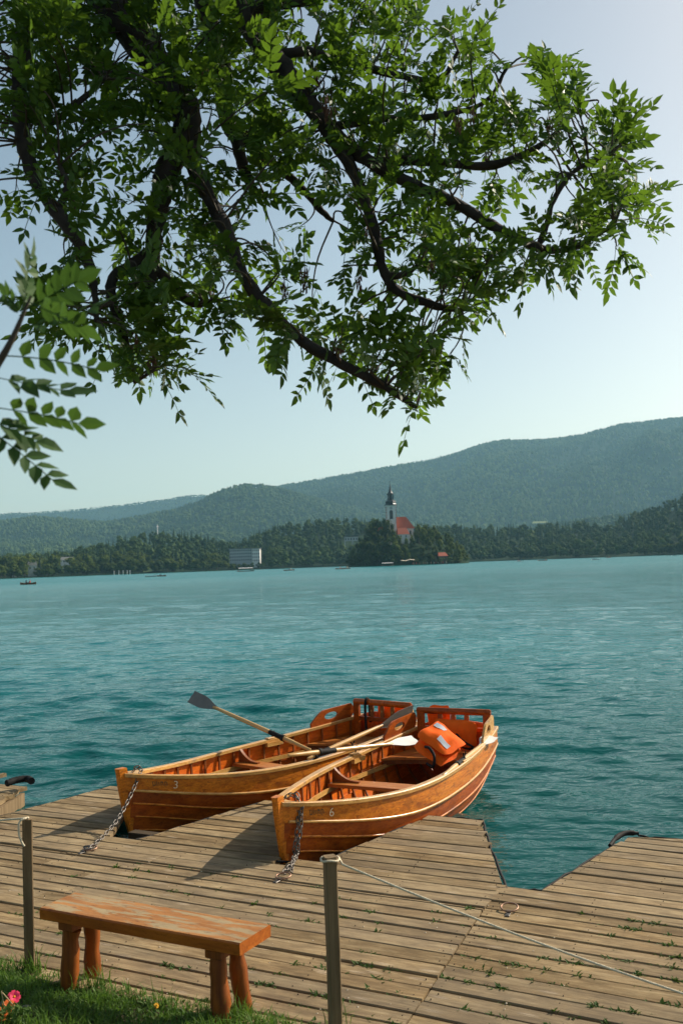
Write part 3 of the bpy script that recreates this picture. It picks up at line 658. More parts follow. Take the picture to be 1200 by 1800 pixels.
# lakeside lawn, jetty posts, mast
mb = MB(); q = [(252, 1000), (286, 997), (286, 1003), (252, 1006)]
lp = [ony(px, py, 1015+(6 if k < 2 else 0)*6) for k, (px, py) in enumerate(q)]
mb.add([lp[3], lp[2], lp[1], lp[0]], [(0, 1, 2, 3)]); mb.build('lakeside_lawn', M['meadow'], label='bright strip of lawn above the far shore wall', cat='lawn', kind='structure')
pm = ony(944, 917, 2350); mb = MB(); pts = []
for px, py, y in ((934, 920, 2300), (962, 919, 2300), (960, 916, 2440), (937, 916.6, 2440)): pts.append(ony(px, py, y))
mb.add(pts, [(0, 1, 2, 3)]); mb.build('hill_meadow', M['meadow'], label='small light green meadow below the long mountain', cat='meadow', kind='structure')
for i, px in enumerate((201, 209.5, 217, 224, 229)):
    p = onz(px, 1012.5-px*.006, 0.05); p = ony(px, 1011, 940); q = MB(); q.tube([(0, 0, -1.5), (0, 0, 2.0), (0, 0, 3.4)], [.32, .30, .26], 7); q.lathe([(.42, 3.4), (.42, 3.6), (.1, 3.8)], 7)
    q.build('mooring_pile', M['white'], label='pale mooring pile of the landing stage on the far shore', cat='post', group='piles of the far landing stage').location = (p[0], 940, 0)
p = ony(277, 930, 1500); q = MB(); q.tube([(0, 0, -20), (0, 0, 2), (0, 0, 7)], [.9, .8, .5], 6); q.lathe([(1.6, 3), (1.6, 4.2), (.8, 5)], 8); q.build('lookout_mast', M['white'], label='white mast standing on the low wooded hilltop', cat='mast').location = (p[0], 1500, p[2])

# small boats and bathers far out on the lake
def person_mesh(mb, x, y, z, h=.95, face=1):
    s = h/.95
    mb.tube([(x, y, z), (x, y+.02*s, z+.22*s), (x, y+.01, z+.45*s), (x, y, z+.60*s), (x, y, z+.68*s)], [.15*s, .17*s, .20*s, .12*s, .06*s], 7)
    mb.tube([(x, y, z+.66*s), (x, y, z+.72*s), (x, y, z+.82*s), (x, y, z+.92*s), (x, y, z+.95*s)], [.05*s, .09*s, .105*s, .08*s, .02*s], 7)
    for sd in (-1, 1): mb.tube([(x, y+sd*.2*s, z+.54*s), (x+face*.15*s, y+sd*.25*s, z+.32*s), (x+face*.42*s, y+sd*.16*s, z+.30*s)], [.06*s, .05*s, .035*s], 5)
    for sd in (-1, 1): mb.tube([(x, y+sd*.09*s, z+.05*s), (x+face*.42*s, y+sd*.12*s, z+.14*s), (x+face*.62*s, y+sd*.12*s, z-.16*s)], [.09*s, .07*s, .045*s], 5)
def small_boat(px, py, length, rot, label, hull='hull_far', people=(), canopy=False, ymax=None):
    p = onz(px, py, 0.0)
    if ymax: p = ony(px, py, ymax)
    r = empty('small_boat', (p[0], p[1], 0), rot, label=label, cat='boat'); L = length; rows = []
    for t in np.linspace(0, 1, 9):
        b = .16*L*math.sin(math.pi*min(1, .04+t*.9))**.6*(1 if t < .8 else .95); zs = .42+.22*(2*t-1)**2
        rows.append([((t-.5)*L, -b, zs), ((t-.5)*L, -b*.7, .02), ((t-.5)*L, 0, -.1), ((t-.5)*L, b*.7, .02), ((t-.5)*L, b, zs), ((t-.5)*L, b*.85, zs-.02), ((t-.5)*L, b*.5, .14), ((t-.5)*L, -b*.5, .14), ((t-.5)*L, -b*.85, zs-.02), ((t-.5)*L, -b, zs)])
    q = MB(); q.grid(rows); q.build('hull', M[hull], r)
    for x in (-.15, .2): q = MB(); q.box((x*L-.12, -.13*L, .34), (x*L+.12, .13*L, .38)); q.build('thwart', M['thwart'], r)
    if canopy:
        q = MB()
        for sx in (-.38, .38):
            for sy in (-1, 1): q.tube([(sx*L, sy*.12*L, .3), (sx*L, sy*.12*L, 2.1)], .05, 5)
        q.build('canopy_frame', M['iron'], r)
        q = MB(); P_ = [[(x*L, y*L, 2.1+.35*(1-(y/.17)**2)) for y in np.linspace(-.17, .17, 7)] for x in np.linspace(-.42, .42, 5)]; q.grid(P_); q.build('canopy', M[canopy], r)
    for k, (x, mt, fc) in enumerate(people):
        q = MB(); person_mesh(q, 0, 0, 0, .95, fc); o = q.build('person', M[mt], label=('person in a %s top sitting in ' % {'shirt_red': 'red', 'shirt_dark': 'dark', 'canvas': 'pale', 'skin': 'bare-armed'}[mt])+label.split(' with ')[0], cat='person')
        o.location = (p[0]+x*L*math.cos(rot), p[1]+x*L*math.sin(rot), .38); o.rotation_euler = (0, 0, rot)
small_boat(50, 1027.5, 4.2, .1, 'rowing boat on open water with two rowers near the left shore', people=((-.12, 'shirt_dark', 1), (.12, 'shirt_red', -1)))
small_boat(432, 1004.5, 11, .05, 'covered boat with pale canopy moored below the hotel', people=((.3, 'shirt_dark', 1),), canopy='hull_white')
small_boat(508, 1003, 6, .2, 'brown boat with dark figures off the wooded point', people=((0, 'shirt_dark', 1), (.2, 'canvas', -1)))
small_boat(598, 1000.5, 5, .1, 'little boat with a red figure left of the island', people=((0, 'shirt_red', 1),))
small_boat(609, 999.8, 4, 0, 'little dark boat by the island tip', people=((.1, 'canvas', -1),))
small_boat(681, 996.5, 10, .04, 'covered red boat moored at the island landing', people=(), canopy='hull_white', ymax=742)
small_boat(266, 1014, 5, .1, 'pale boat below the lawn on the far shore', hull='hull_white')
small_boat(282, 1013.2, 5, 0, 'dark boat below the lawn on the far shore', people=((0, 'shirt_dark', 1),))
small_boat(912, 986.8, 5, .1, 'white boat with one figure right of the island', hull='hull_white', people=((-.1, 'shirt_red', 1),))
small_boat(953, 985.6, 7, .1, 'long brown boat with orange figure right of the island', people=((.35, 'shirt_red', -1), (.0, 'shirt_dark', 1)))
small_boat(1046, 984.2, 4.5, .15, 'white dinghy with dark figure before the right shore', hull='hull_white', people=((-.2, 'shirt_dark', 1),))
small_boat(1069, 980.5, 4, 0, 'tiny boat with red figure near the right shore', people=((0, 'shirt_red', 1),))
small_boat(1184, 976.8, 5, 0, 'tiny white boat by the far right shore', hull='hull_white')
# awning and people at the island landing
p = isl(716, 992, YI-46); r = empty('landing_awning', (p[0], YI-46, .6), .1, label='cream canvas awning at the island landing', cat='awning')
q = MB(); q.grid([[(x, y, 3.6+.25*x*.3-.5*(y/3)**2+.3*math.sin(x)) for y in np.linspace(-3, 3, 6)] for x in np.linspace(-5.2, 5.2, 8)]); q.build('canvas', M['canvas'], r)
for x in (-5, 5):
    for y in (-2.8, 2.8): q = MB(); q.tube([(x, y, -.6), (x, y, 3.4)], .09, 5); q.build('pole', M['trunk'], r)
g = np.random.default_rng(5)
for i in range(14):
    px = 724+i*4.6+g.uniform(-2, 2); mt = ['shirt_red', 'canvas', 'shirt_dark', 'skin'][g.integers(4)]
    p = isl(px, 994, YI-47-g.uniform(-1, 1)); q = MB(); s = 1.0
    q.tube([(0, 0, .75), (0, 0, .95), (0, 0, 1.25), (0, 0, 1.42), (0, 0, 1.5)], [.15, .17, .2, .12, .06], 7); q.tube([(0, 0, 1.48), (0, 0, 1.56), (0, 0, 1.66), (0, 0, 1.75)], [.05, .10, .10, .03], 7)
    for sd in (-1, 1): q.tube([(sd*.09, 0, .82), (sd*.1, .02, .45), (sd*.1, 0, 0)], [.09, .07, .05], 6); q.tube([(sd*.2, 0, 1.36), (sd*.26, .02, 1.08), (sd*.24, -.06, .8)], [.06, .05, .035], 5)
    o = q.build('person', M[mt], label={'shirt_red': 'person in red clothes', 'canvas': 'person in pale clothes', 'shirt_dark': 'person in dark clothes', 'skin': 'bather in swimwear'}[mt]+' standing on the island shore beside the awning', cat='person', group='people on the island shore, '+mt.replace('_', ' '))
    o.location = (p[0], p[1], max(.3, island_z(np.array(p[0]), np.array(p[1])).item()-.05)); o.rotation_euler = (0, 0, g.uniform(0, 6))

# ------------------------------------------------------------------ wooden docks
JOINTS = {}
def clip_rows(poly_un, n0, n1):
    """u-intervals of a polygon on the lines n0 and n1 -> list of (a0,b0,a1,b1)"""
    def cross(n):
        xs = []
        for (ua, na), (ub, nb) in zip(poly_un, poly_un[1:]+poly_un[:1]):
            if (na <= n) != (nb <= n): xs.append(ua+(n-na)/(nb-na)*(ub-ua))
        xs.sort(); return list(zip(xs[::2], xs[1::2]))
    A, B, Cn = cross(n0+.004), cross(n1-.004), cross((n0+n1)/2)
    if len(A) == len(B): return [(a[0], a[1], b[0], b[1]) for a, b in zip(A, B) if min(a[1]-a[0], b[1]-b[0]) > .02]
    return [(c[0], c[1], c[0], c[1]) for c in Cn if c[1]-c[0] > .05]
def plank_obj(root, ud, nd, a0, b0, a1, b1, n0, n1, z, g, thick=.042, gap=.0155):
    g0 = n0+gap*g.uniform(.35, .55); g1 = n1-gap*g.uniform(.35, .55)
    u0 = min(a0, a1); L = max(b0, b1)-u0; k = max(2, min(6, int(L/.5)+1))
    dz = g.normal(0, .002); tl = g.normal(0, .0025); rows = []
    for f in np.linspace(0, 1, k):
        ul = a0+(b0-a0)*f; uh = a1+(b1-a1)*f; j0, j1 = g.normal(0, .0022, 2); zc = dz+g.normal(0, .0014)
        c = .006; w_ = (g1-g0)
        rows.append([(ul-u0, 0+j0, z-thick+zc), (ul-u0, 0+j0, z-c+zc-tl*.5), (ul-u0+(uh-ul)*.05, c+j0, z+zc-tl*.5), (uh-u0-(uh-ul)*.05, w_-c+j1, z+zc+tl*.5), (uh-u0, w_+j1, z-c+zc+tl*.5), (uh-u0, w_+j1, z-thick+zc)])
    q = MB(); q.grid(rows, smooth=False); n = len(rows)
    q.add(rows[0], [(0, 1, 2, 3, 4, 5)]); q.add(rows[-1], [(5, 4, 3, 2, 1, 0)])
    o = q.build('plank', M['deck'], root)
    p = ud*u0+nd*g0; o.location = (p[0], p[1], 0); o.rotation_euler = (0, 0, math.atan2(ud[1], ud[0]))
    return o
def deck(nm, poly, ang, pitch, n_first, label, seed, split=None, bearer=True):
    th = math.radians(ang); ud = np.array([math.cos(th), -math.sin(th)]); nd = np.array([math.sin(th), math.cos(th)])
    root = empty(nm, (0, 0, 0), label=label, cat='dock'); g = np.random.default_rng(seed)
    pu = [(p[0]*ud[0]+p[1]*ud[1], p[0]*nd[0]+p[1]*nd[1]) for p in poly]; nmax = max(q[1] for q in pu); nmin = min(q[1] for q in pu)
    n = n_first; root_joints = []
    while n < nmax-.03:
        pw = pitch*g.uniform(.94, 1.06)
        for a0, b0, a1, b1 in clip_rows(pu, max(n, nmin+.001), min(n+pw, nmax-.001)):
            L = min(b0-a0, b1-a1)
            if L > 5.0:
                cuts = [a0+L*g.uniform(.25, .6)]
                plank_obj(root, ud, nd, a0, cuts[0]-.003, a1, cuts[0]-.003, n, min(n+pw, nmax), DZ, g); plank_obj(root, ud, nd, cuts[0]+.003, b0, cuts[0]+.003, b1, n, min(n+pw, nmax), DZ, g)
            else: plank_obj(root, ud, nd, a0, b0, a1, b1, n, min(n+pw, nmax), DZ, g)
        n += pw; root_joints.append(n)
    JOINTS[nm] = root_joints
    return root, ud, nd, pu
# left pontoon with its berths (plan points found from the photograph on the deck plane)
u_l = -9.0
def U2(u, n): q = UD*u+ND*n; return (q[0], q[1])
NPON = 6.36
PONT = [U2(u_l, NPON), U2(u_l, 8.6), (-5.0, 11.3), (-4.05, 11.22), (-3.56, 10.95), (-3.63, 9.50), (-3.46, 9.58), (-2.58, 10.86), (-2.20, 10.72), (-2.115, 8.787), (-1.856, 8.683),
        (-.86, 9.93), (-.50, 9.72), (-.60, 7.915), (-.271, 7.845), (.69, 9.14), (1.13, 8.96), (1.04, 7.10)]
seam_t = (1.0, 7.10); seam_b = (.10, 4.74)
def seam_x(y): return seam_b[0]+(y-seam_b[1])/(seam_t[1]-seam_b[1])*(seam_t[0]-seam_b[0])
# end of the pontoon on the seam line at n = NPON
def seam_at(n):
    lo, hi = 4.0, 8.0
    for _ in range(40):
        mid = (lo+hi)/2
        if seam_x(mid)*ND[0]+mid*ND[1] < n: lo = mid
        else: hi = mid
    return (seam_x(lo)-.006, lo)
PONT += [seam_at(NPON)]
pont, *_ = deck('mooring_pontoon', PONT, 27.5, .1625, NPON, 'weathered plank pontoon with notched berths holding the two boats', 1)
SHORE = [U2(u_l, 4.30), U2(u_l, NPON-.012), seam_at(NPON-.012), seam_at(4.30)]
boardwalk, *_ = deck('boardwalk', SHORE, 27.5, .1515, 4.30, 'weathered plank boardwalk between the grass and the mooring pontoon', 2)
RIGHT = [(seam_x(4.74)+.006, 4.74), (seam_x(7.08)+.008, 7.08), (1.29, 7.01), (2.11, 8.08), (2.31, 8.29), (2.76, 8.06), (2.66, 6.17), (2.92, 6.05), (3.9, 7.15), (4.35, 6.95), (4.3, 5.0), (4.6, 3.4), (2.6, 3.2)]
rightdeck, *_ = deck('right_dock', RIGHT, 29.5, .158, 4.2, 'weedy plank dock with an empty notched berth across the seam', 3)
def nails(root, seed):
    g = np.random.default_rng(seed); q = MB()
    for o in list(root.children):
        if not o.name.startswith('plank'): continue
        xs = [v.co.x for v in o.data.vertices]; ys = [v.co.y for v in o.data.vertices]; L = max(xs); w_ = max(ys); n = max(2, int(L/.62)+1); a = o.rotation_euler.z; ca, sa = math.cos(a), math.sin(a)
        for x in np.linspace(.06, L-.06, n):
            for y in (w_*.25, w_*.75):
                x2, y2 = x+g.normal(0, .008), y+g.normal(0, .006); X, Y = o.location.x+x2*ca-y2*sa, o.location.y+x2*sa+y2*ca
                if g.uniform() < .12: continue
                pts = [(X+.003*math.cos(t), Y+.003*math.sin(t), DZ+.0045) for t in np.linspace(0, 2*math.pi, 7)[:-1]]; q.add(pts, [tuple(range(6))]); q.add(pts+[(u, v, DZ-.004) for u, v, _ in pts], [(k, k+6, (k+1) % 6+6, (k+1) % 6) for k in range(6)])
    q.build('nails', M['iron_dark'], root, kind='stuff')
M['iron_dark'] = plain('rusty_nail', (.035, .022, .016), .7, metal=.3)
for k_, d_ in enumerate((pont, boardwalk, rightdeck)): nails(d_, 60+k_)
# bearers, edge rubbers, tyre corners
def bearers(root, pts):
    for (x0, y0), (x1, y1) in pts:
        d = np.array([x1-x0, y1-y0]); L = np.linalg.norm(d); q = MB(); q.box((0, -.05, DZ-.17), (L, .05, DZ-.046))
        o = q.build('bearer', M['deck_dark'], root); o.location = (x0, y0, 0); o.rotation_euler = (0, 0, math.atan2(d[1], d[0]))
bearers(pont, [((-3.72, 9.6), (-3.66, 10.85)), ((-2.42, 9.0), (-2.40, 10.6)), ((-3.3, 9.6), (-2.62, 10.55)), ((-1.75, 8.65), (-.86, 9.75)), ((-.70, 8.0), (-.66, 9.6)), ((-.14, 7.85), (.72, 8.98)), ((.95, 7.2), (1.02, 8.85)), U2(-5, 6.9) and (U2(-6, 6.9), U2(3.2, 6.9)), (U2(-6, 7.2), U2(-4.8, 7.2))])
bearers(boardwalk, [(U2(-8, 4.6), U2(-1.9, 4.6)), (U2(-8, 5.4), U2(-2.1, 5.4)), (U2(-8, 6.1), U2(-2.2, 6.1))])
bearers(rightdeck, [((1.45, 7.1), (2.25, 8.1)), ((2.6, 6.3), (2.68, 7.95)), ((1.1, 6.6), (3.9, 5.0)), ((.8, 5.6), (3.9, 3.9))])
def rubber(root, pts, r=.009, wob=.006):
    P_ = []; g = np.random.default_rng(int(abs(pts[0][0]*100)))
    for (x0, y0), (x1, y1) in zip(pts[:-1], pts[1:]):
        for t in np.arange(0, 1, .1): P_.append((x0+(x1-x0)*t+g.normal(0, wob), y0+(y1-y0)*t+g.normal(0, wob), DZ-.012+g.normal(0, .004)))
    P_.append((*pts[-1], DZ-.012)); q = MB(); q.tube(P_, r, 6); q.build('edge_rubber', M['black'], root)
rubber(pont, [(.66, 9.17), (1.145, 8.985), (1.06, 7.10)], .011)
rubber(pont, [(-1.868, 8.71), (-.87, 9.96)]); rubber(pont, [(-.26, 7.87), (.68, 9.17)]); rubber(pont, [(-2.13, 8.79), (-1.85, 8.70)]); rubber(pont, [(-.6, 7.94), (-.27, 7.865)])
rubber(pont, [(-3.46, 9.60), (-2.6, 10.88), (-2.25, 10.75)]); rubber(rightdeck, [(1.0, 7.12), (1.3, 7.035)], .011); rubber(rightdeck, [(1.28, 7.03), (2.09, 8.10)], .009); rubber(rightdeck, [(2.33, 8.30), (2.77, 8.07)])
q = MB(); q.tube(smoothpath([(2.03, 8.02, DZ+.0), (2.12, 8.16, DZ+.02), (2.22, 8.25, DZ+.03), (2.33, 8.27, DZ+.02)], 5), [.016]*5+[.022]*9+[.014]*2, 8); q.build('tyre_fender', M['black'], rightdeck)
P_ = smoothpath([ony(12, 1377, 10.75), ony(30, 1371, 10.85), ony(48, 1369, 10.9), ony(56, 1373, 10.8)], 7); q = MB(); q.tube(P_, [.035+.004*(i % 2) for i in range(len(P_))], 9); q.build('tyre_fender', M['black'], pont)
# light edge board on the neighbouring finger at the far left
q = MB(); a, b = np.array((-3.57, 10.92)), np.array((-3.64, 9.45)); d = b-a; L = np.linalg.norm(d); q.box((0, -.02, .03), (L, .02, DZ-.05)); o = q.build('edge_board', M['post'], pont); o.location = (a[0]+.02, a[1], 0); o.rotation_euler = (0, 0, math.atan2(d[1], d[0]))
# ring bolts: strap plate and ring
def torus(mb, c, R_, r_, nrm, n=20, m_=7, sq=1.0):
    c = np.asarray(c, float); nrm = np.asarray(nrm, float); nrm /= np.linalg.norm(nrm); a = np.cross(nrm, (0, 0, 1.)); 
    if np.linalg.norm(a) < .1: a = np.cross(nrm, (1., 0, 0))
    a /= np.linalg.norm(a); b = np.cross(nrm, a)
    pts = [c+R_*(math.cos(t)*a*sq+math.sin(t)*b) for t in np.linspace(0, 2*math.pi, n+1)]
    mb.tube(pts, r_, m_, cap=False)
def ringbolt(root, x, y, ang, tilt):
    q = MB(); q.box((-.015, -.065, 0), (.015, .01, .006), .002); q.tube([(-.012, -.018, .004), (-.012, -.018, .010)], .006, 6); q.tube([(0, -.05, .004), (0, -.05, .010)], .006, 6)
    q.tube([(-.014, .008, .010), (.014, .008, .010)], .009, 6)
    o = q.build('ring_plate', M['iron'], root); o.location = (x, y, DZ+.002); o.rotation_euler = (0, 0, ang)
    q = MB(); torus(q, (0, .056, .012+.05*math.sin(tilt)), .055, .006, (0, -math.sin(tilt), math.cos(tilt)), 22, 7); rg = q.build('ring', M['rust'], o)
ringbolt(rightdeck, *onz(893, 1606, DZ)[:2], -.3, .18); ringbolt(boardwalk, *onz(491, 1548, DZ)[:2], -.5, .12); ringbolt(pont, *onz(150, 1498, DZ)[:2], -.6, .1)
# weeds in the joints and small litter
def leaf_shape(L, W):
    return np.array([(0, 0, 0), (L*.4, -W/2, L*.12), (L, 0, L*.05), (L*.4, W/2, L*.12)])
def scatter_leaves(name, spots, mat, label, cat, lo, hi, wr, elev, seed, count=(5, 9), spread=.02, kind='stuff'):
    g = np.random.default_rng(seed); Vs = []; Ts = []
    for x, y, z, s in spots:
        for k in range(g.integers(*count)):
            a = g.uniform(0, 6.28); e = g.uniform(*elev); L = g.uniform(lo, hi)*s; v = leaf_shape(L, L*wr*g.uniform(.7, 1.3))
            ce, se = math.cos(e), math.sin(e); vx = v[:, 0]*ce-v[:, 2]*se; vz = v[:, 0]*se+v[:, 2]*ce; ca, sa = math.cos(a), math.sin(a)
            Vs.append(np.stack([x+g.normal(0, spread)+vx*ca-v[:, 1]*sa, y+g.normal(0, spread)+vx*sa+v[:, 1]*ca, z+vz], 1)); Ts.append(np.clip(g.normal(.5, .25), 0, 1))
    V = np.concatenate(Vs); return npmesh(name, V, np.arange(len(V)).reshape(-1, 4), mat, tint=Ts, label=label, cat=cat, kind=kind)
g = np.random.default_rng(15); spots = []
def joint_rows(ang, n0, pitch, rows): return [(math.radians(ang), n0+pitch*i) for i in rows]
for th, n in [(math.radians(27.5), q_) for q_ in JOINTS['boardwalk'][:13]]:
    ud = np.array([math.cos(th), -math.sin(th)]); nd = np.array([math.sin(th), math.cos(th)]); 
    for k in range(13):
        c = g.uniform(-5.5, -1.6)
        if g.uniform() > .85 - .05*(n-4.3): continue
        for j in range(g.integers(1, 5)):
            q = ud*(c+g.normal(0, .05))+nd*(n+g.normal(0, .008)); sx = seam_x(q[1])
            if q[0] < sx-.02: spots.append((q[0], q[1], DZ-.006, g.uniform(.45, 1.05)))
for th, n in [(math.radians(29.5), q_) for q_ in JOINTS['right_dock'][:14]]:
    ud = np.array([math.cos(th), -math.sin(th)]); nd = np.array([math.sin(th), math.cos(th)])
    for k in range(15):
        c = g.uniform(-2.6, 0.9)
        if n > 5.85 and g.uniform() < .6: continue
        for j in range(g.integers(1, 10)):
            q = ud*(c+g.normal(0, .10))+nd*(n+g.normal(0, .009)); sx = seam_x(q[1])
            if q[0] > sx+.02: spots.append((q[0], q[1], DZ-.006, g.uniform(.45, 1.15)))
scatter_leaves('joint_weeds', spots, M['weed'], 'small green weeds growing in the joints between the deck planks', 'weeds', .016, .044, .42, (.02, .75), 4, (6, 11), .012)
lit = MB(); 
for i in range(170):
    u, n = g.uniform(-6, 2), g.uniform(4.4, 6.4); p = UD*u+ND*n; s = g.uniform(.003, .008)
    lit.add([(p[0]-s, p[1], DZ+.001), (p[0], p[1]-s*.7, DZ+.001), (p[0]+s, p[1]+s*.2, DZ+.001), (p[0], p[1]+s, DZ+.001), (p[0], p[1], DZ+.001+s*.8)], [(0, 1, 4), (1, 2, 4), (2, 3, 4), (3, 0, 4)])
lit.build('deck_litter', M['canvas'], label='pale crumbs and chips scattered over the planks', cat='litter', kind='stuff')

# ------------------------------------------------------------------ rowing boats
BL, BB, BS, BTM, BE, BZB, BZM, BZS, BTZ = 4.096, .626, .451, .52, .811, .655, .501, .616, .4
def b_half(t): return BB*math.sin(math.pi/2*max(t, 0)/BTM)**BE if t < BTM else BB+(BS-BB)*((t-BTM)/(1-BTM))**2
def b_sheer(t): return BZM+(BZB-BZM)*(1-t/BTZ)**2 if t < BTZ else BZM+(BZS-BZM)*((t-BTZ)/(1-BTZ))**2
def sstep(x): x = max(0, min(1, x)); return x*x*(3-2*x)
def hullpt(t, s, off=0.0):
    """(x, y>0, z) on one side; off = outward offset"""
    def raw(s):
        b = b_half(t); zs = b_sheer(t); zk = -.16+.16*max(0, (t-.6)/.4)**2
        n = 1.25+1.25*sstep(t/.4)-.25*sstep((t-.7)/.3); m_ = 1.05+.95*sstep(t/.4)-.25*sstep((t-.7)/.3)
        return b*(1-(1-s)**n), zk+(zs-zk)*s**m_
    y, z = raw(s); e = .01; y0, z0 = raw(max(0, s-e)); y1, z1 = raw(min(1, s+e)); d = math.hypot(y1-y0, z1-z0)+1e-9
    ny, nz = (z1-z0)/d, -(y1-y0)/d
    x = t*BL+.20*(1-s)**1.3*(1-t)**6-.14*(1-s)*t**9
    return np.array([x, max(y+off*ny, 0.0 if off >= 0 else .004), z+off*nz])
def hull_s_at(t, z):
    lo, hi = 0., 1.
    for _ in range(30):
        mid = (lo+hi)/2
        if hullpt(t, mid)[2] < z: lo = mid
        else: hi = mid
    return lo
def inner_y(t, z): return hullpt(t, hull_s_at(t, z), -.016)[1]
MIR = np.array([1, -1, 1])
def make_boat():
    r = empty('rowing_boat', (0, 0, 0))
    TS = np.concatenate([np.linspace(0, .2, 11), np.linspace(.2, 1, 25)[1:]]); SB = [0, .2, .38, .54, .69, .84, 1.0]
    for sd in (1, -1):
        fl = np.array([1, sd, 1])
        for k in range(6):
            s0, s1 = SB[k], SB[k+1]; lap = .024 if k > 0 else .004
            ss = np.linspace(s0-(.025 if k else 0), s1, 5); q = MB(); out, inn = [], []
            for t in TS:
                out.append([hullpt(t, s, lap*(1-(s-ss[0])/(s1-ss[0]))+.002)*fl for s in ss]); inn.append([hullpt(t, s, lap*(1-(s-ss[0])/(s1-ss[0]))-.011)*fl for s in ss])
            out, inn = np.array(out), np.array(inn)
            a = MB()
            def strip(Pm, flip):
                Pm = Pm if (sd > 0) != flip else Pm[:, ::-1]; a.grid(Pm)
            strip(out, True); a.grid(np.stack([out[:, 0], inn[:, 0]], 1), True); a.grid(np.stack([out[:, -1], inn[:, -1]], 1), True)
            o = a.build('strake', M['sheer'] if k == 5 else M['hull'], r)
            ai = MB(); Pm = inn if sd < 0 else inn[:, ::-1]; ai.grid(Pm); ai.build('inner_face', M['inner'], o)
        # mouldings, gunwale
        for s, rr, nm, of in ((.830, .013, 'bead_moulding', .022), (.682, .011, 'bead_moulding', .022), (.53, .008, 'bead_moulding', .024), (.37, .008, 'bead_moulding', .024)):
            q = MB(); q.tube([hullpt(t, s, of)*fl for t in np.linspace(.012, .995, 44)], rr, 7); q.build(nm, M['rail'] if s > .8 else M['sheer'], r)  # paler varnish on the upper bead stands in for its highlight
        q = MB(); rows = []
        for t in np.linspace(.004, .998, 48):
            p = hullpt(t, 1.0); x, y, z = p; iw = min(.045, y*.8+.01)
            rows.append([np.array(c)*fl for c in ((x, y-iw, z-.022), (x, y-iw, z+.008), (x, y-iw+.006, z+.013), (x, y+.016, z+.013), (x, y+.024, z+.006), (x, y+.024, z-.020), (x, y+.012, z-.028), (x, y-iw, z-.022))])
        rows = np.array(rows); q.grid(rows if sd < 0 else rows[:, ::-1], smooth=False); q.add(rows[0], [tuple(range(7))]); q.add(rows[-1], [tuple(range(7))]); q.build('gunwale', M['rail'], r)
        # ribs
        for t in np.arange(.085, .95, .0575):
            q = MB(); w_ = .011; ss = np.linspace(.985, .05, 16); A = []
            for s in ss:
                p = hullpt(t, s, -.012); p2 = hullpt(t, s, -.030); A.append([np.array((p[0]-w_, p[1], p[2]))*fl, np.array((p2[0]-w_, p2[1], p2[2]))*fl, np.array((p2[0]+w_, p2[1], p2[2]))*fl, np.array((p[0]+w_, p[1], p[2]))*fl])
            A = np.array(A); q.grid(A if sd > 0 else A[:, ::-1], smooth=False); q.build('rib', M['inner_dark'], r)
        # seat riser (inner stringer)
        for zz_, t0, t1 in ((.30, .10, .96),):
            q = MB(); A = []
            for t in np.linspace(t0, t1, 26):
                y = inner_y(t, zz_)-.018; A.append([np.array(c)*fl for c in ((t*BL, y, zz_-.022), (t*BL, y-.016, zz_-.022), (t*BL, y-.016, zz_+.022), (t*BL, y, zz_+.022))])
            A = np.array(A); q.grid(A if sd > 0 else A[:, ::-1], smooth=False); q.build('seat_riser', M['rail'], r)
        # knee on the thwart
        zt = .355; t = 2.085/BL; yo = inner_y(t, zt+.02)-.004; ys = b_half(t)-.03; h = b_sheer(t)-zt-.02
        prof = [(yo, zt), (yo-.30, zt), (yo-.30, zt+.016)]+[(yo-.30+.28*f, zt+.016+h*(f**2.6)*.97) for f in np.linspace(.1, 1, 9)]+[(ys, zt+h+.01)]
        q = MB(); q.extrude([np.array((2.07, y, z))*fl for y, z in prof], (.034, 0, 0)); q.build('knee', M['inner_dark'], r)
        # oarlock block and crutch
        tx = 2.62 if True else 0; t = tx/BL; ys = b_half(t); zs = b_sheer(t)
        q = MB(); q.box((tx-.13, ys-.062, zs-.07), (tx+.13, ys-.02, zs-.023)); q.box((tx-.10, ys-.045, zs+.0135), (tx+.10, ys+.018, zs+.026), .004)
        if sd < 0: q.v = [(x, -y, z) for x, y, z in q.v]
        q.build('oarlock_block', M['rail'], r)
        q = MB(); yc = (ys-.012)*sd; q.tube([(tx, yc, zs+.02), (tx, yc, zs+.05)], .008, 6)
        q.tube([(tx+.032*math.cos(a), yc, zs+.085-.034*math.sin(a)) for a in np.linspace(-.25, math.pi+.25, 13)], .007, 6); q.build('oarlock', M['black'], r)
        # side wing boards with hand hole
        t0, t1 = (3.12 if sd > 0 else 3.22)/BL, 3.93/BL
        def wing(y_off, rev, bm):
            outer = []; 
            def P3(f, h): 
                t = t0+(t1-t0)*f; return np.array((t*BL, b_half(t)-.012+y_off, b_sheer(t)+.012+h))*fl
            top = [P3(f, .17*sstep(f/.42)) for f in np.linspace(0, 1, 17)]; bot = [P3(f, 0) for f in np.linspace(0, 1, 17)]
            return P3
        P3a, P3b = wing(.012, 0, None), wing(-.012, 0, None)
        hole = [(.55+.135*math.cos(a), .085+.042*math.sin(a)) for a in np.linspace(0, 2*math.pi, 17)[:-1]]
        def boundary(a):  # ray from hole centre to the board outline
            cx, cy = .55, .085; dx, dy = math.cos(a)*.4, math.sin(a)*.2
            best = None
            for k in np.linspace(0.05, 3, 240):
                f, h = cx+dx*k, cy+dy*k; hm = .17*sstep(min(1, max(0, f))/.42)
                if f < 0 or f > 1 or h < 0 or h > hm: break
                best = (f, h)
            return best
        angs = np.linspace(0, 2*math.pi, 33); q = MB()
        inn_f = [(.55+.135*math.cos(a), .085+.042*math.sin(a)) for a in angs]; out_f = [boundary(a) for a in angs]
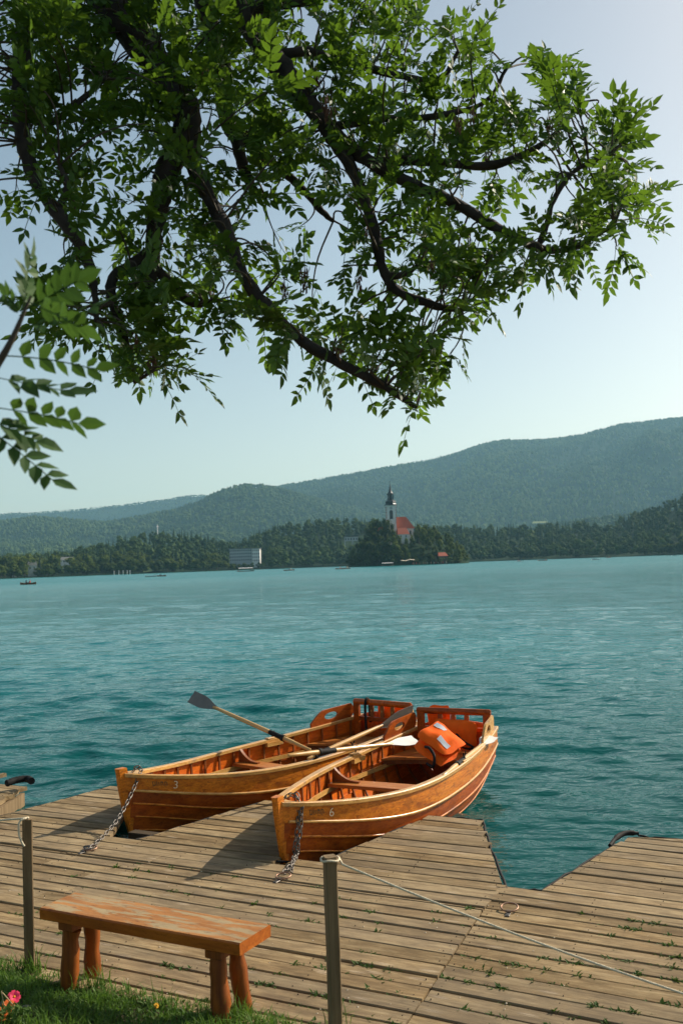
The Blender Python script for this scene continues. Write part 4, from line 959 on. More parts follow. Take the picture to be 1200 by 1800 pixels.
        for P3, fl_ in ((P3a, sd > 0), (P3b, sd < 0)):
            A = np.array([[P3(*i_), P3((i_[0]+o_[0])/2, (i_[1]+o_[1])/2), P3(*o_)] for i_, o_ in zip(inn_f, out_f)]); q.grid(A if fl_ else A[:, ::-1], smooth=False)
        q.grid([[P3a(*i_), P3b(*i_)] for i_ in inn_f], False); q.grid([[P3a(*i_), P3b(*i_)] for i_ in out_f], False); q.build('side_wing', M['hull'] if sd > 0 else M['rail'], r)
    # stem, keel, transom, breasthook
    q = MB(); A = []
    for s, ex in [(0., 0), (.08, 0), (.2, 0), (.35, 0), (.5, 0), (.65, 0), (.8, 0), (.92, 0), (1., 0), (1.0, .055)]:
        p = hullpt(0, s); x, z = p[0], p[2]+ex; x += -.012 if ex else 0; w_ = .016+.012*s
        A.append([(x+.055, -w_*1.2, z), (x-.03, -w_, z), (x-.045, -w_*.6, z), (x-.045, w_*.6, z), (x-.03, w_, z), (x+.055, w_*1.2, z)])
    q.grid(A, smooth=False); q.add(A[-1], [tuple(range(6))]); q.grid([[a[0], a[-1]] for a in A], False); q.build('stem', M['sheer'], r)
    q = MB(); A = []
    for t in np.linspace(.0, 1, 24):
        p = hullpt(t, 0); A.append([(p[0], -.02, p[2]+.02), (p[0], -.018, p[2]-.05), (p[0], .018, p[2]-.05), (p[0], .02, p[2]+.02)])
    q.grid(A, False); q.build('keel', M['hull'], r)
    q = MB(); ss = np.linspace(0, 1, 14); sec = [hullpt(1, s) for s in ss]
    ring = [p*MIR for p in sec[::-1]]+sec[1:]; ring += [np.array((sec[-1][0]+.01, y, sec[-1][2]+.05*(1-(y/BS)**2)+.012)) for y in np.linspace(BS*.8, -BS*.8, 7)]
    q.extrude([p+np.array((-.026, 0, 0)) for p in ring], (.024, 0, 0)); q.build('transom', M['hull'], r)
    q = MB(); tt = np.linspace(.002, .075, 8); pol = [(t*BL+.0, b_half(t)-.02 if b_half(t) > .03 else .004, b_sheer(t)+.004) for t in tt]; pol += [(tt[-1]*BL-.06, 0, b_sheer(tt[-1])+.004)]+[(x, -y, z) for x, y, z in pol[::-1]]
    q.extrude([np.array(p)-np.array((0, 0, .02)) for p in pol], (0, 0, .03)); q.build('breasthook', M['rail'], r)
    # floorboards
    for i, y in enumerate(np.linspace(-.27, .27, 6)):
        x0, x1 = .85+abs(y)*1.3, 3.5-abs(y)*.5; q = MB(); q.box((x0, y-.047, -.045+abs(y)*.14), (x1, y+.047, -.028+abs(y)*.14), .003); q.build('floorboard', M['floor'], r)
    # thwart
    zt = .355; q = MB(); poly = []
    for x in (1.97, 2.20): poly.append((x, inner_y(x/BL, zt-.03)))
    q.extrude([(1.97, -poly[0][1], zt-.034), (1.97, poly[0][1], zt-.034), (2.20, poly[1][1], zt-.034), (2.20, -poly[1][1], zt-.034)][::-1], (0, 0, .034)); q.build('thwart', M['thwart'], r)
    q = MB(); q.box((2.05, -.02, -.05), (2.12, .02, zt-.036)); q.build('thwart_support', M['inner_dark'], r)
    # stern bench of boards with a curved front edge
    zb = .385; ys = np.linspace(-1, 1, 13)
    nb = 5
    for i in range(nb):
        q = MB(); f0, f1 = i/nb*2-1, (i+1)/nb*2-1; top = []
        fs_ = np.linspace(f0+.006, f1-.006, 4)
        front = []; back = []
        for f in fs_:
            xf = 3.12+.20*(1-f*f)**.8; xb = 3.90; front.append((xf, f*inner_y(xf/BL, zb-.02)*.99, zb)); back.append((xb, f*inner_y(xb/BL, zb-.02)*.99, zb))
        q.extrude([np.array(p)-np.array((0, 0, .024)) for p in front[::-1]+back], (0, 0, .024)); q.build('stern_seat_board', M['thwart'], r)
    q = MB(); q.grid([[(3.16+.20*(1-f*f)**.8, f*inner_y(3.2/BL, zb-.02)*.97, zb-.026), (3.16+.20*(1-f*f)**.8, f*inner_y(3.2/BL, zb-.02)*.97, zb-.075)] for f in np.linspace(-1, 1, 13)], False); q.build('seat_apron', M['inner_dark'], r)
    # backrest
    br = MB(); br.tube([(3.93, -.447, .80), (3.93, -.43, .80), (3.93, .43, .80), (3.93, .447, .80)], [.022, .03, .03, .022], 10); back = br.build('backrest_rail', M['hull'], r)
    back.data.transform(Matrix.Translation((3.93, 0, .80)) @ Matrix.Diagonal((.8, 1, 1.25, 1)) @ Matrix.Translation((-3.93, 0, -.80)))
    for y in (-.40, .40): q = MB(); q.box((3.91, y-.042, .39), (3.95, y+.042, .785), .004); q.build('backrest_post', M['hull'], r)
    q = MB(); q.box((3.915, -.358, .575), (3.945, .358, .625), .004); q.build('backrest_lower_rail', M['hull'], r)
    for y in (.16, 0.0, -.16):
        q = MB(); w_ = .030; pr = [(-w_*.75, .625), (-w_, .66), (-w_*.8, .69), (-w_, .73), (-w_*.8, .775), (w_*.8, .775), (w_, .73), (w_*.8, .69), (w_, .66), (w_*.75, .625)]
        q.extrude([(3.922, y+a, z) for a, z in pr], (.016, 0, 0)); sp = q.build('baluster', M['inner_dark'], r)
        q = MB(); st = [(.016*(1 if k % 2 == 0 else .42)*math.cos(math.pi/2+k*math.pi/5), .016*(1 if k % 2 == 0 else .42)*math.sin(math.pi/2+k*math.pi/5)) for k in range(10)]
        q.extrude([(3.919, y+a, .70+b) for a, b in st], (-.001, 0, 0)); q.build('star_cutout', M['rail'], sp)
    return r
def text_mesh(txt, size, mat, shear=0.0):
    c = bpy.data.curves.new('txt', 'FONT'); c.body = txt; c.size = size; c.extrude = .0004; c.shear = shear; c.offset = -.001; c.align_x = 'LEFT'
    o = bpy.data.objects.new('txt', c); COL.objects.link(o); bpy.context.view_layer.update()
    me = bpy.data.meshes.new_from_object(o.evaluated_get(bpy.context.evaluated_depsgraph_get())); bpy.data.objects.remove(o)
    me.materials.clear(); me.materials.append(mat); return me
def hull_text(root, txt, t0, s, size, mat, name, shear=.15, sp=.62):
    """letters laid on the starboard bow, one object, bent to the hull"""
    me = text_mesh(txt, size, mat, shear)
    sc0 = hullpt(t0, s); zz0 = sc0[2]
    for v in me.vertices:
        x, y, z = v.co; t = t0+x/BL; zt = zz0+y+(b_sheer(t)-b_sheer(t0))
        ss_ = hull_s_at(t, zt); p = hullpt(t, ss_, .024*(1-(ss_-.815)/.185)+.005+z)*MIR; v.co = (p[0], p[1], p[2])
    o = bpy.data.objects.new(name, me); COL.objects.link(o); o.parent = root; return o
def worn_marks(root):
    """what is left of painted letters ahead of the number: broken, unreadable strokes"""
    g = np.random.default_rng(3); q = MB(); z0 = hullpt(.06, .893)[2]
    for k in range(4):
        for x0, y0, x1, y1 in ((.0, .0, .006, .040), (.018, .004, .024, .036), (.004, .034, .020, .040), (.004, .0, .018, .006))[:g.integers(2, 5)]:
            A = []
            for x in (x0, x1):
                row = []
                for y in (y0, y1):
                    xx_ = .232+k*.034+x; t = xx_/BL; ss_ = hull_s_at(t, z0+y+g.normal(0, .002)+(b_sheer(t)-b_sheer(.06))); row.append(hullpt(t, ss_, .024*(1-(ss_-.815)/.185)+.0052)*MIR)
                A.append(row)
            q.grid(A, False)
    q.build('worn_lettering', M['faded'], root)
def copy_tree(o, parent=None):
    c = o.copy(); COL.objects.link(c); c.parent = parent
    for ch in list(o.children): copy_tree(ch, c)
    return c
boat6 = make_boat(); boat3 = copy_tree(boat6)
boat_tf = []
for b, (x, y, az), lab, num in ((boat6, (-.587, 7.961, 26.9), 'varnished wooden rowing boat numbered 6 with orange life jackets on the stern seat', '6'), (boat3, (-2.117, 9.305, 40.06), 'varnished wooden rowing boat numbered 3 with a grey oar blade raised', '3')):
    b.location = (x, y, 0); b.rotation_euler = (0, 0, math.radians(90-az)); tag(b, lab, 'rowing boat', 'wooden rowing boats at the pontoon')
    hull_text(b, num, .098, .875, .100, M['paint'], 'boat_number'); worn_marks(b)
    boat_tf.append(Matrix.Translation((x, y, 0)) @ Matrix.Rotation(math.radians(90-az), 4, 'Z'))
T6, T3 = boat_tf
def bw(T, x, y, z): return np.array(T @ Vector((x, y, z)))

# oars ----------------------------------------------------------------
def oar(h, tip, label, blade='blade', blade_roll=0., bl=.52, collar=.42, bw_=1.0):
    h, tip = np.asarray(h, float), np.asarray(tip, float); d = tip-h; L = np.linalg.norm(d)
    r = empty('oar', tuple(h), label=label, cat='oar'); zq = Vector(d).to_track_quat('X', 'Z'); r.rotation_mode = 'QUATERNION'; r.rotation_quaternion = zq @ Matrix.Rotation(blade_roll, 4, 'X').to_quaternion()
    q = MB(); q.tube([(0, 0, 0), (.01, 0, 0), (.12, 0, 0), (.24, 0, 0), (.30, 0, 0), (L*.5, 0, 0), (L-bl, 0, 0), (L-bl+.1, 0, 0)], [.011, .017, .018, .021, .025, .024, .019, .015], 10); q.build('shaft', M['oar'], r)
    q = MB(); q.tube([(collar, 0, 0), (collar+.04, 0, 0)], .036, 12); q.tube([(collar+.04, 0, 0), (collar+.24, 0, 0)], .0275, 12); q.build('collar', M['black'], r)
    q = MB(); A = []; B_ = []
    for f in np.linspace(0, 1, 12):
        wd = .018+.062*bw_*sstep(f/.62); x = L-bl+bl*f; cu = .018*f*f; th = .006*(1-f)+.003
        A.append([(x, -wd, cu+.008), (x, -wd*.5, cu+.001+th*.3), (x, 0, cu+th+.003), (x, wd*.5, cu+.001+th*.3), (x, wd, cu+.008)]); B_.append([(x, -wd, cu+.004), (x, -wd*.5, cu-.004), (x, 0, cu-th), (x, wd*.5, cu-.004), (x, wd, cu+.004)])
    A, B_ = np.array(A), np.array(B_); q.grid(A); q.grid(B_[:, ::-1]); q.grid(np.stack([A[:, 0], B_[:, 0]], 1), False); q.grid(np.stack([A[:, -1], B_[:, -1]], 1), False); q.grid(np.stack([A[-1], B_[-1]], 0), False)
    q.build('blade', M[blade], r); return r
o1h, o1t = ony(546, 1319, 10.55), ony(338, 1226, 12.0)
oar(o1h, o1t, 'oar with grey blade raised high over the water from boat 3', 'blade', -.9)
oar(ony(541, 1334, 10.35), ony(722, 1252, 11.75), 'oar lying aboard boat 3 with its dark grey blade on the stern', 'blade', 1.85, bl=.66, collar=.1, bw_=1.35)
oar(ony(507, 1328, 9.75), ony(730, 1303, 11.2), 'light wooden oar with white blade along the inner side of boat 6', 'blade_white', .45, bl=.5)
oar(ony(778, 1364, 9.45), ony(862, 1297, 10.95), 'light wooden oar lying along the outer gunwale of boat 6', 'blade_white', .2, bl=.4)

# life jackets ----------------------------------------------------------
def vest(T, loc, rot, label, size=(.34, .14, .46), strap=True, patches=True, seed=1, fold=.0):
    r = empty('life_jacket', (0, 0, 0), label=label, cat='life jacket', group='orange life jackets')
    r.matrix_world = T @ Matrix.Translation(loc) @ Matrix.Rotation(rot[2], 4, 'Z') @ Matrix.Rotation(rot[1], 4, 'Y') @ Matrix.Rotation(rot[0], 4, 'X')
    w_, d_, h_ = size; g = np.random.default_rng(seed)
    def panel(x0, x1, z0, z1, y0, th, nm, bul=1.0):
        q = MB(); n = 9; P_ = {}
        for side in (1, -1):
            A = []
            for i in range(n):
                row = []
                for j in range(n):
                    u, v = i/(n-1), j/(n-1); e = (max(0, 4*u*(1-u))*max(0, 4*v*(1-v)))**.28
                    wob = .010*math.sin(7*u+seed)+.012*math.sin(5*v*2+seed*2)
                    x = x0+(x1-x0)*u; z = z0+(z1-z0)*v
                    row.append((x+.008*math.sin(6*v+seed), y0+side*th/2*e*(1+.25*math.sin(9*v+3*u+seed))+wob+fold*v*v, z+.008*math.sin(7*u)))
                A.append(row)
            A = np.array(A); q.grid(A if side < 0 else A[:, ::-1])
        return q.build(nm, M['vest'], r)
    panel(-w_/2, w_/2, -h_/2, h_/2, 0, d_, 'back_panel'); panel(-w_/2, -.02, -h_/2, h_*.30, -d_*.62, d_*.8, 'front_panel'); panel(.02, w_/2, -h_/2, h_*.30, -d_*.62, d_*.8, 'front_panel')
    P_ = [(-w_*.36, -d_*.5, h_*.26), (-w_*.34, -d_*.1, h_*.46), (-w_*.25, d_*.2, h_*.52), (0, d_*.35, h_*.58), (w_*.25, d_*.2, h_*.52), (w_*.34, -d_*.1, h_*.46), (w_*.36, -d_*.5, h_*.26)]
    q = MB(); P2 = smoothpath(P_, 4); q.tube(P2, [.035+.012*math.sin(math.pi*i/(len(P2)-1)) for i in range(len(P2))], 8); q.build('collar', M['vest'], r)
    if patches:
        for x in (-w_*.27, w_*.27): q = MB(); q.box((x-.05, -d_*1.10, h_*.08), (x+.05, -d_*1.075, h_*.17), .002); q.build('reflective_patch', M['silver'], r)
    if strap:
        q = MB(); P2 = smoothpath([(-w_*.52, 0, -.06), (-w_*.3, -d_*1.12, -.08), (.0, -d_*1.2, -.09), (w_*.3, -d_*1.12, -.07), (w_*.53, 0, -.06), (w_*.3, d_*.6, -.06), (-w_*.3, d_*.6, -.06), (-w_*.52, 0, -.06)], 4); q.tube(P2, .013, 5); q.build('strap', M['black'], r)
        q = MB(); P2 = smoothpath([(.0, -d_*1.2, -.09), (.10, -d_*1.6, -.16), (.02, -d_*1.5, -.24), (-.06, -d_*1.3, -.18)], 5); q.tube(P2, .010, 5); q.build('strap_end', M['black'], r)
    return r
PI = math.pi
def cushion(corners, th, bulge=.5, seed=1, n=11):
    """puffy fabric panel spanned by four corners (a b c d in order round the edge), thickness th below"""
    a, b, c, d = [np.asarray(q_, float) for q_ in corners]; nr = np.cross(b-a, d-a); nr /= np.linalg.norm(nr); q = MB()
    for side in (1, -1):
        A = []
        for i in range(n):
            row = []
            for j in range(n):
                u, v = i/(n-1), j/(n-1); e = (4*u*(1-u)*4*v*(1-v)); e = max(e, 0)**.36*(1-.16*math.exp(-((u-.5)/.05)**2))
                p = (a*(1-u)+b*u)*(1-v)+(d*(1-u)+c*u)*v
                wr = .013*math.sin(8*u+5*v+seed)+.010*math.sin(13*v-6*u+2*seed)
                p = p+nr*(side*th/2*e+wr*e) - (p-(a+b+c+d)/4)*(.10*(abs(2*u-1)*abs(2*v-1))**3+.035*math.sin(9*u+seed)*abs(2*v-1)**4+.035*math.sin(8*v+2*seed)*abs(2*u-1)**4)
                row.append(p)
            A.append(row)
        A = np.array(A); q.grid(A if side > 0 else A[:, ::-1])
    return q, nr
def jacket(T, corners, th, label, patches=(), strap=None, seed=1, second=None, hole=None):
    r = empty('life_jacket', (0, 0, 0), label=label, cat='life jacket', group='orange life jackets'); r.matrix_world = T.copy()
    q, nr = cushion(corners, th, seed=seed); q.build('back_panel', M['vest'], r)
    if second is not None: q2, _ = cushion(second, th*.9, seed=seed+4); q2.build('front_panel', M['vest'], r)
    a, b, c, d = [np.asarray(q_, float) for q_ in corners]
    for u, v, lu, lv in patches:
        q = MB(); A = []
        for i in range(4):
            row = []
            for j in range(4):
                uu, v2 = u+lu*(i/3-.5), v+lv*(j/3-.5); e = max(4*uu*(1-uu)*4*v2*(1-v2), 0)**.36
                row.append((a*(1-uu)+b*uu)*(1-v2)+(d*(1-uu)+c*uu)*v2+nr*(th/2*e+.013*math.sin(8*uu+5*v2+seed)*e+.010*math.sin(13*v2-6*uu+2*seed)*e+.005))
            A.append(row)
        q.grid(A); q.build('reflective_patch', M['silver'], r)
    if strap is not None: q = MB(); q.tube(smoothpath(strap, 5), .013, 6); q.build('strap', M['black'], r)
    if hole is not None: q = MB(); q.tube(smoothpath(hole, 6), .016, 7); q.build('neck_hole_shade', M['black'], r)  # black tube put in for the shade inside the neck hole
    return r
IT6 = T6.inverted()
def l6(px, py, y): return np.array(IT6 @ Vector(ony(px, py, y)))
ca, cb, cc, cd_ = l6(728, 1292, 10.78), l6(769, 1266, 11.04), l6(820, 1308, 10.70), l6(782, 1330, 10.42)
dn = np.array((-.05, .03, -.11))
jacket(T6, (ca, cb, cc, cd_)[::-1], .11, 'orange life jacket with two silver patches at the front of the stern seat', patches=((.30, .28, .16, .34) , (.74, .72, .16, .34)), seed=2,
       second=(ca+dn, cb+dn*.6, cc+dn*.6, cd_+dn)[::-1], hole=[ca*.6+cd_*.4+dn*.3, ca*.45+cd_*.55+dn*.1+np.array((-.03, 0, .0)), ca*.25+cd_*.75+dn*.4+np.array((-.04, 0, 0)), ca*.2+cd_*.8+dn*1.2+np.array((-.03, 0, 0)), ca*.4+cd_*.6+dn*1.4])
jacket(T6, ((3.86, .20, .73), (3.86, -.31, .71), (3.72, -.34, .42), (3.72, .18, .42)), .15, 'orange life jacket with a black strap leaning on the slatted backrest', seed=5,
       strap=[(3.76, -.08, .60), (3.68, -.16, .55), (3.66, -.24, .50), (3.66, -.32, .46), (3.70, -.24, .43), (3.72, -.12, .47), (3.74, -.06, .52)])
jacket(T6, ((4.02, .36, .84), (4.02, .08, .86), (4.03, .06, .45), (4.03, .34, .45)), .09, 'orange life jacket poking up behind the backrest rail', seed=8)
jacket(T3, ((4.02, .14, .77), (4.02, -.30, .77), (4.03, -.32, .45), (4.03, .12, .45)), .09, 'orange life jacket behind the slats of the boat with raised oar', seed=11)
q = MB(); P_ = [bw(T3, 3.895, .23, z) for z in (.44, .55, .68, .80, .84)]+[bw(T3, 3.965, .23, z) for z in (.84, .78, .62)]
q.tube(smoothpath([bw(T3, 3.86, .20, .42), bw(T3, 3.885, .23, .62), bw(T3, 3.89, .23, .80), bw(T3, 3.93, .23, .845), bw(T3, 3.97, .23, .79), bw(T3, 3.97, .22, .55)], 5), .018, 6); q.build('strap', M['black'], label='black webbing strap looped over the backrest of boat 3', cat='strap')

# chains ------------------------------------------------------------------
LINK = MB(); pts = []
for a in np.linspace(0, 2*math.pi, 15): pts.append((.014*math.cos(a)+(.010 if math.cos(a) > 0 else -.010), .0115*math.sin(a), 0))
LINK.tube(pts, .0040, 5, cap=False); lo = LINK.build('link', M['iron']); link_me = lo.data; bpy.data.objects.remove(lo)
def chain(path, label, step=.034, scale=1.0):
    P_ = [np.asarray(p) for p in path]; r = empty('mooring_chain', tuple(P_[-1]), label=label, cat='chain', group='mooring chains'); base = P_[-1]
    seg = np.array([np.linalg.norm(b-a) for a, b in zip(P_[:-1], P_[1:])]); cum = np.concatenate([[0], np.cumsum(seg)]); Ar = np.array(P_); k = 0; s = 0
    while s < cum[-1]:
        p = np.array([np.interp(s, cum, Ar[:, i]) for i in range(3)]); p2 = np.array([np.interp(min(s+.02, cum[-1]), cum, Ar[:, i]) for i in range(3)]); p1 = np.array([np.interp(max(s-.02, 0), cum, Ar[:, i]) for i in range(3)])
        o = link('link', link_me, None, r); o.location = Vector(p-base); o.rotation_mode = 'QUATERNION'
        o.rotation_quaternion = Vector(p2-p1).to_track_quat('X', 'Z') @ Matrix.Rotation(.6+(PI/2 if k % 2 else 0)+random.uniform(-.25, .25), 4, 'X').to_quaternion(); o.scale = (scale,)*3
        s += step*scale; k += 1
    return r
b0 = bw(T3, .20, -.045, .665); b1 = onz(157, 1493, DZ+.012)
cat_ = [b0+(b1-b0)*t-np.array((0, 0, .13*math.sin(math.pi*t)*(1-.3*t))) for t in np.linspace(0, 1, 14)]; pile = [b1+np.array((.04*math.cos(a)*f-.02, .05*math.sin(a)*f, .004)) for a, f in zip(np.linspace(0, 9, 12), np.linspace(.2, 1, 12))]
for c in cat_: c[2] = max(c[2], DZ+.012)
chain([bw(T3, .17, .03, .655), bw(T3, .19, .0, .69)]+cat_+pile, 'slack steel mooring chain from the bow of boat 3 to the pontoon', .036, 1.25)
b0 = bw(T6, .19, -.075, .665); ring = onz(497, 1536, DZ+.015)
low = onz(521, 1506, DZ+.02); mid = ony(520, 1470, 7.80)
chain([bw(T6, .17, .04, .65), bw(T6, .18, -.02, .69), b0, bw(T6, .16, -.10, .62), bw(T6, .12, -.11, .45), bw(T6, .06, -.11, .28), low+np.array((0, .06, .02)), low, (low+ring)/2+np.array((.02, 0, .012)), ring], 'steel mooring chain hanging from the bow of boat 6 to a ring', .036, 1.25)
chain([bw(T6, .20, -.07, .675), bw(T6, .17, -.125, .60), bw(T6, .13, -.135, .44), bw(T6, .07, -.13, .30), low+np.array((.015, .05, .03)), low+np.array((-.02, -.02, .01)), ring+np.array((.06, .05, .0))], 'second strand of steel chain hung over the bow of boat 6', .036, 1.25)

# ------------------------------------------------------------------ posts and rope
def post(x, y, h, w_, label, lean=(0, 0)):
    q = MB(); c = w_*.10; rows = []
    for z in np.linspace(-.3, h, 6):
        k = w_/2; ox, oy = lean[0]*z+random.uniform(-.0015, .0015), lean[1]*z; rows.append([(ox-k+c, oy-k, z), (ox+k-c, oy-k, z), (ox+k, oy-k+c, z), (ox+k, oy+k-c, z), (ox+k-c, oy+k, z), (ox-k+c, oy+k, z), (ox-k, oy+k-c, z), (ox-k, oy-k+c, z), (ox-k+c, oy-k, z)])
    q.grid(rows, False); q.add(rows[-1][:8], [tuple(range(8))]); o = q.build('fence_post', M['post'], label=label, cat='post', group='square wooden posts along the shore'); o.location = (x, y, DZ); o.rotation_euler = (0, 0, .32); return o
pL = onz(53, 1703, DZ); pR = onz(590, 1812, DZ)
post(pL[0], pL[1], .865, .058, 'square weathered post with a rope loop standing in the grass edge'); post(pR[0], pR[1], .85, .060, 'square weathered post beside the bench with a rope running off its top')
topR = ony(584, 1512, pR[1]); topL = ony(47, 1448, pL[1])
post(1.95, 4.20, .85, .072, 'square weathered post at the shore end of the right dock')
end = np.array((1.93, 4.22, ony(1390, 1832, 4.22)[2]))
def rope_tube(nm, P_, label, r_=.006, **kw): q = MB(); q.tube(P_, r_, 7); return q.build(nm, M['rope'], label=label, cat='rope', **kw)
a = np.array((pR[0], pR[1], DZ+.835)); 
P_ = [a+np.array((.045*math.cos(t), .045*math.sin(t), .004*math.sin(3*t))) for t in np.linspace(-.3, 6.6, 18)]
P_ = P_+[a+(end-a)*t-np.array((0, 0, .035*math.sin(math.pi*t))) for t in np.linspace(.03, 1, 16)]; rope_tube('rope', P_, 'thin straw coloured rope stretched low across the right dock', .0055)
a = np.array((pL[0], pL[1], DZ+.845)); P_ = smoothpath([a+np.array(q_) for q_ in ((-.9, .45, -.09), (-.5, .25, -.05), (-.04, .02, .018), (.0, -.02, .030), (-.03, -.044, .015), (-.034, -.046, -.05), (-.018, -.048, -.10), (-.004, -.048, -.125))], 6); rope_tube('rope', P_, 'short rope looped over the top of the post standing in grass', .0065)

# ------------------------------------------------------------------ bench
ang = math.radians(-28.0); zt = .65
A_, B_, C_, D_ = [onz(*p, zt) for p in ((75, 1597), (129, 1567), (469, 1624), (428, 1659))]
cen = (A_+B_+C_+D_)/4; ang = math.atan2((C_-B_+D_-A_)[1], (C_-B_+D_-A_)[0])
bench = empty('wooden_bench', (cen[0], cen[1], .2), ang, label='backless wooden bench with worn orange varnish on log legs', cat='bench')
bz = zt-.2; q = MB(); n = 16; rows = []
for f in np.linspace(-.675, .675, n):
    j = random.uniform(-.002, .002); rows.append([(f, -.143+j, bz-.062), (f, -.146+j, bz-.008), (f, -.138+j, bz), (f, .138-j, bz), (f, .146-j, bz-.008), (f, .143-j, bz-.062), (f, -.143+j, bz-.062)])
rows = np.array(rows); q.grid(rows[:, 2:4][:, ::-1], False); o = MB(); q2 = MB(); q2.grid(rows[:, :3][:, ::-1], False); q2.grid(rows[:, 3:][:, ::-1], False); q2.add(rows[0][:6], [tuple(range(6))]); q2.add(rows[-1][:6], [tuple(range(6))[::-1]])
seat = q2.build('seat', M['bench'], bench); q.build('seat_top', M['bench_top'], seat)
for sx in (-1, 1):
    q = MB(); q.box((sx*.50-.05, -.13, bz-.112), (sx*.50+.05, .125, bz-.064), .006); q.build('cross_bar', M['leg'], bench)
    for sy in (-1, 1):
        q = MB(); g = np.random.default_rng(10+sx+3*sy); P_ = []; R_ = []
        for f in np.linspace(0, 1, 9):
            P_.append((sx*(.50+.02*f)+g.normal(0, .003), sy*(.078+.026*f), bz-.112-(bz-.112+.12)*f)); R_.append(.046+.001*f+g.normal(0, .0028)+(.004 if abs(f-.5) < .1 and sy < 0 else 0))
        q.tube(P_, R_, 9); q.v = [(x+g.normal(0, .0016), y+g.normal(0, .0016), z) for x, y, z in q.v]; q.build('leg', M['leg'], bench)

# ------------------------------------------------------------------ grass, flowers, edging stones
g = np.random.default_rng(23); Vs, Ts = [], []
def blade(x, y, z, L, w_, a, lean, t):
    d = np.array((math.cos(a), math.sin(a), 0)); s = np.array((-d[1], d[0], 0)); b = np.array((x, y, z))
    m1 = b+d*L*lean*.35+np.array((0, 0, L*.6)); tp = b+d*L*lean+np.array((0, 0, L*(1-.35*lean)))
    Vs.append(np.stack([b-s*w_, b+s*w_, m1+s*w_*.8, m1-s*w_*.8])); Ts.append(t); Vs.append(np.stack([m1-s*w_*.8, m1+s*w_*.8, tp+s*w_*.1, tp-s*w_*.1])); Ts.append(min(1, t+.1))
def edge_n(u): return 4.33+.09*fbm(np.array(u*2.2), np.array(1.0), 31).item()+.06*fbm(np.array(u*9.), np.array(4.0), 33).item()
EN = {}
for i in range(30000):
    u = g.uniform(-6.4, -1.8) if i % 5 else g.uniform(-9, 3); n = 4.52-abs(g.normal(0, .42)) if i % 3 else g.uniform(3.0, 4.4); k = round(u*20)
    if k not in EN: EN[k] = edge_n(k/20)
    if n > EN[k]: continue
    x, y, _ = un(u, n); z = ground_z(np.array(u), np.array(n)).item(); d = vnoise(np.array(u*4.), np.array(n*4.), 5).item()
    if d < .22 and g.uniform() < .6: continue
    blade(x, y, z-.01, g.uniform(.03, .10)*(.6+.8*d), g.uniform(.0022, .0048), g.uniform(0, 6.28), g.uniform(.1, .9), float(np.clip(g.normal(.3+.4*d, .2), 0, 1)))
for px, py, k in ((60, 1712, 60), (148, 1745, 36), (172, 1742, 40), (405, 1798, 30), (432, 1790, 30), (280, 1775, 30), (595, 1815, 24)):
    p = onz(px, py, .2)
    for i in range(k): blade(p[0]+g.normal(0, .035), p[1]+g.normal(0, .03), .19, g.uniform(.08, .20), g.uniform(.002, .004), g.uniform(0, 6.28), g.uniform(.1, .8), float(g.uniform(.2, .8)))
V = np.concatenate(Vs); npmesh('grass', V, np.arange(len(V)).reshape(-1, 4), M['grass'], tint=Ts, label='short green grass on the bank under the bench', cat='grass', kind='stuff')
spots = []
for i in range(2600):
    u = g.uniform(-6.2, -1.9); n = 4.45-abs(g.normal(0, .35)); 
    if n > edge_n(u)+.02: continue
    x, y, _ = un(u, n); spots.append((x, y, ground_z(np.array(u), np.array(n)).item()+.012, g.uniform(.5, 1.1)))
scatter_leaves('ground_cover', spots, M['weed'], 'clover and broad leaved weeds among the grass on the bank', 'weeds', .015, .04, .6, (.1, 1.0), 9, (3, 6), .02)
def flower(nm, p, size, mat, label, stem_to=None, n=7):
    r = empty(nm, tuple(p), label=label, cat='flower'); q = MB()
    for layer in (0, 1):
        for k in range(n):
            a = 2*PI*k/n+layer*.4; c, s = math.cos(a), math.sin(a); L = size*(1-.25*layer); w_ = L*.48
            P0 = [(0, 0, 0), (L*.55, -w_, L*.25), (L, -w_*.5, L*.22+.15*L*layer), (L, w_*.5, L*.22+.15*L*layer), (L*.55, w_, L*.25)]
            q.add([(x*c-y*s, x*s+y*c, z+layer*.006) for x, y, z in P0], [(0, 1, 2, 3, 4)])
    pt = q.build('petals', mat, r); pt.rotation_euler = (.9, .2, .4)
    q = MB(); q.lathe([(.004, 0), (.009, .006), (.002, .014)], 7); q.build('centre', M['petal_yellow'], pt)
    q = MB(); e = np.array(stem_to)-np.array(p); q.tube(smoothpath([(0, 0, 0), e*.5+np.array((.01, .01, .02)), e], 4), .0022, 5); q.build('stem', M['straw'] if size > .03 else M['weed'], r); return r
def gz(x, y): u, n = to_un(x, y); return ground_z(np.array(u), np.array(n)).item()
for px, py, y, sz, mt, lab in ((25, 1753, 5.15, .032, 'petal_pink', 'bright pink flower standing over the edging stones'), (15, 1770, 5.1, .034, 'petal_orange', 'orange flower low beside the pink one'), (2, 1784, 5.0, .034, 'petal_orange', 'orange flower at the corner of the flower bed'), (275, 1768, 5.32, .014, 'petal_yellow', 'small yellow flower in the grass under the bench')):
    p = ony(px, py, y); flower('flower', p, sz, M[mt], lab, (p[0]-.03, p[1]-.05, gz(p[0], p[1])-.02))
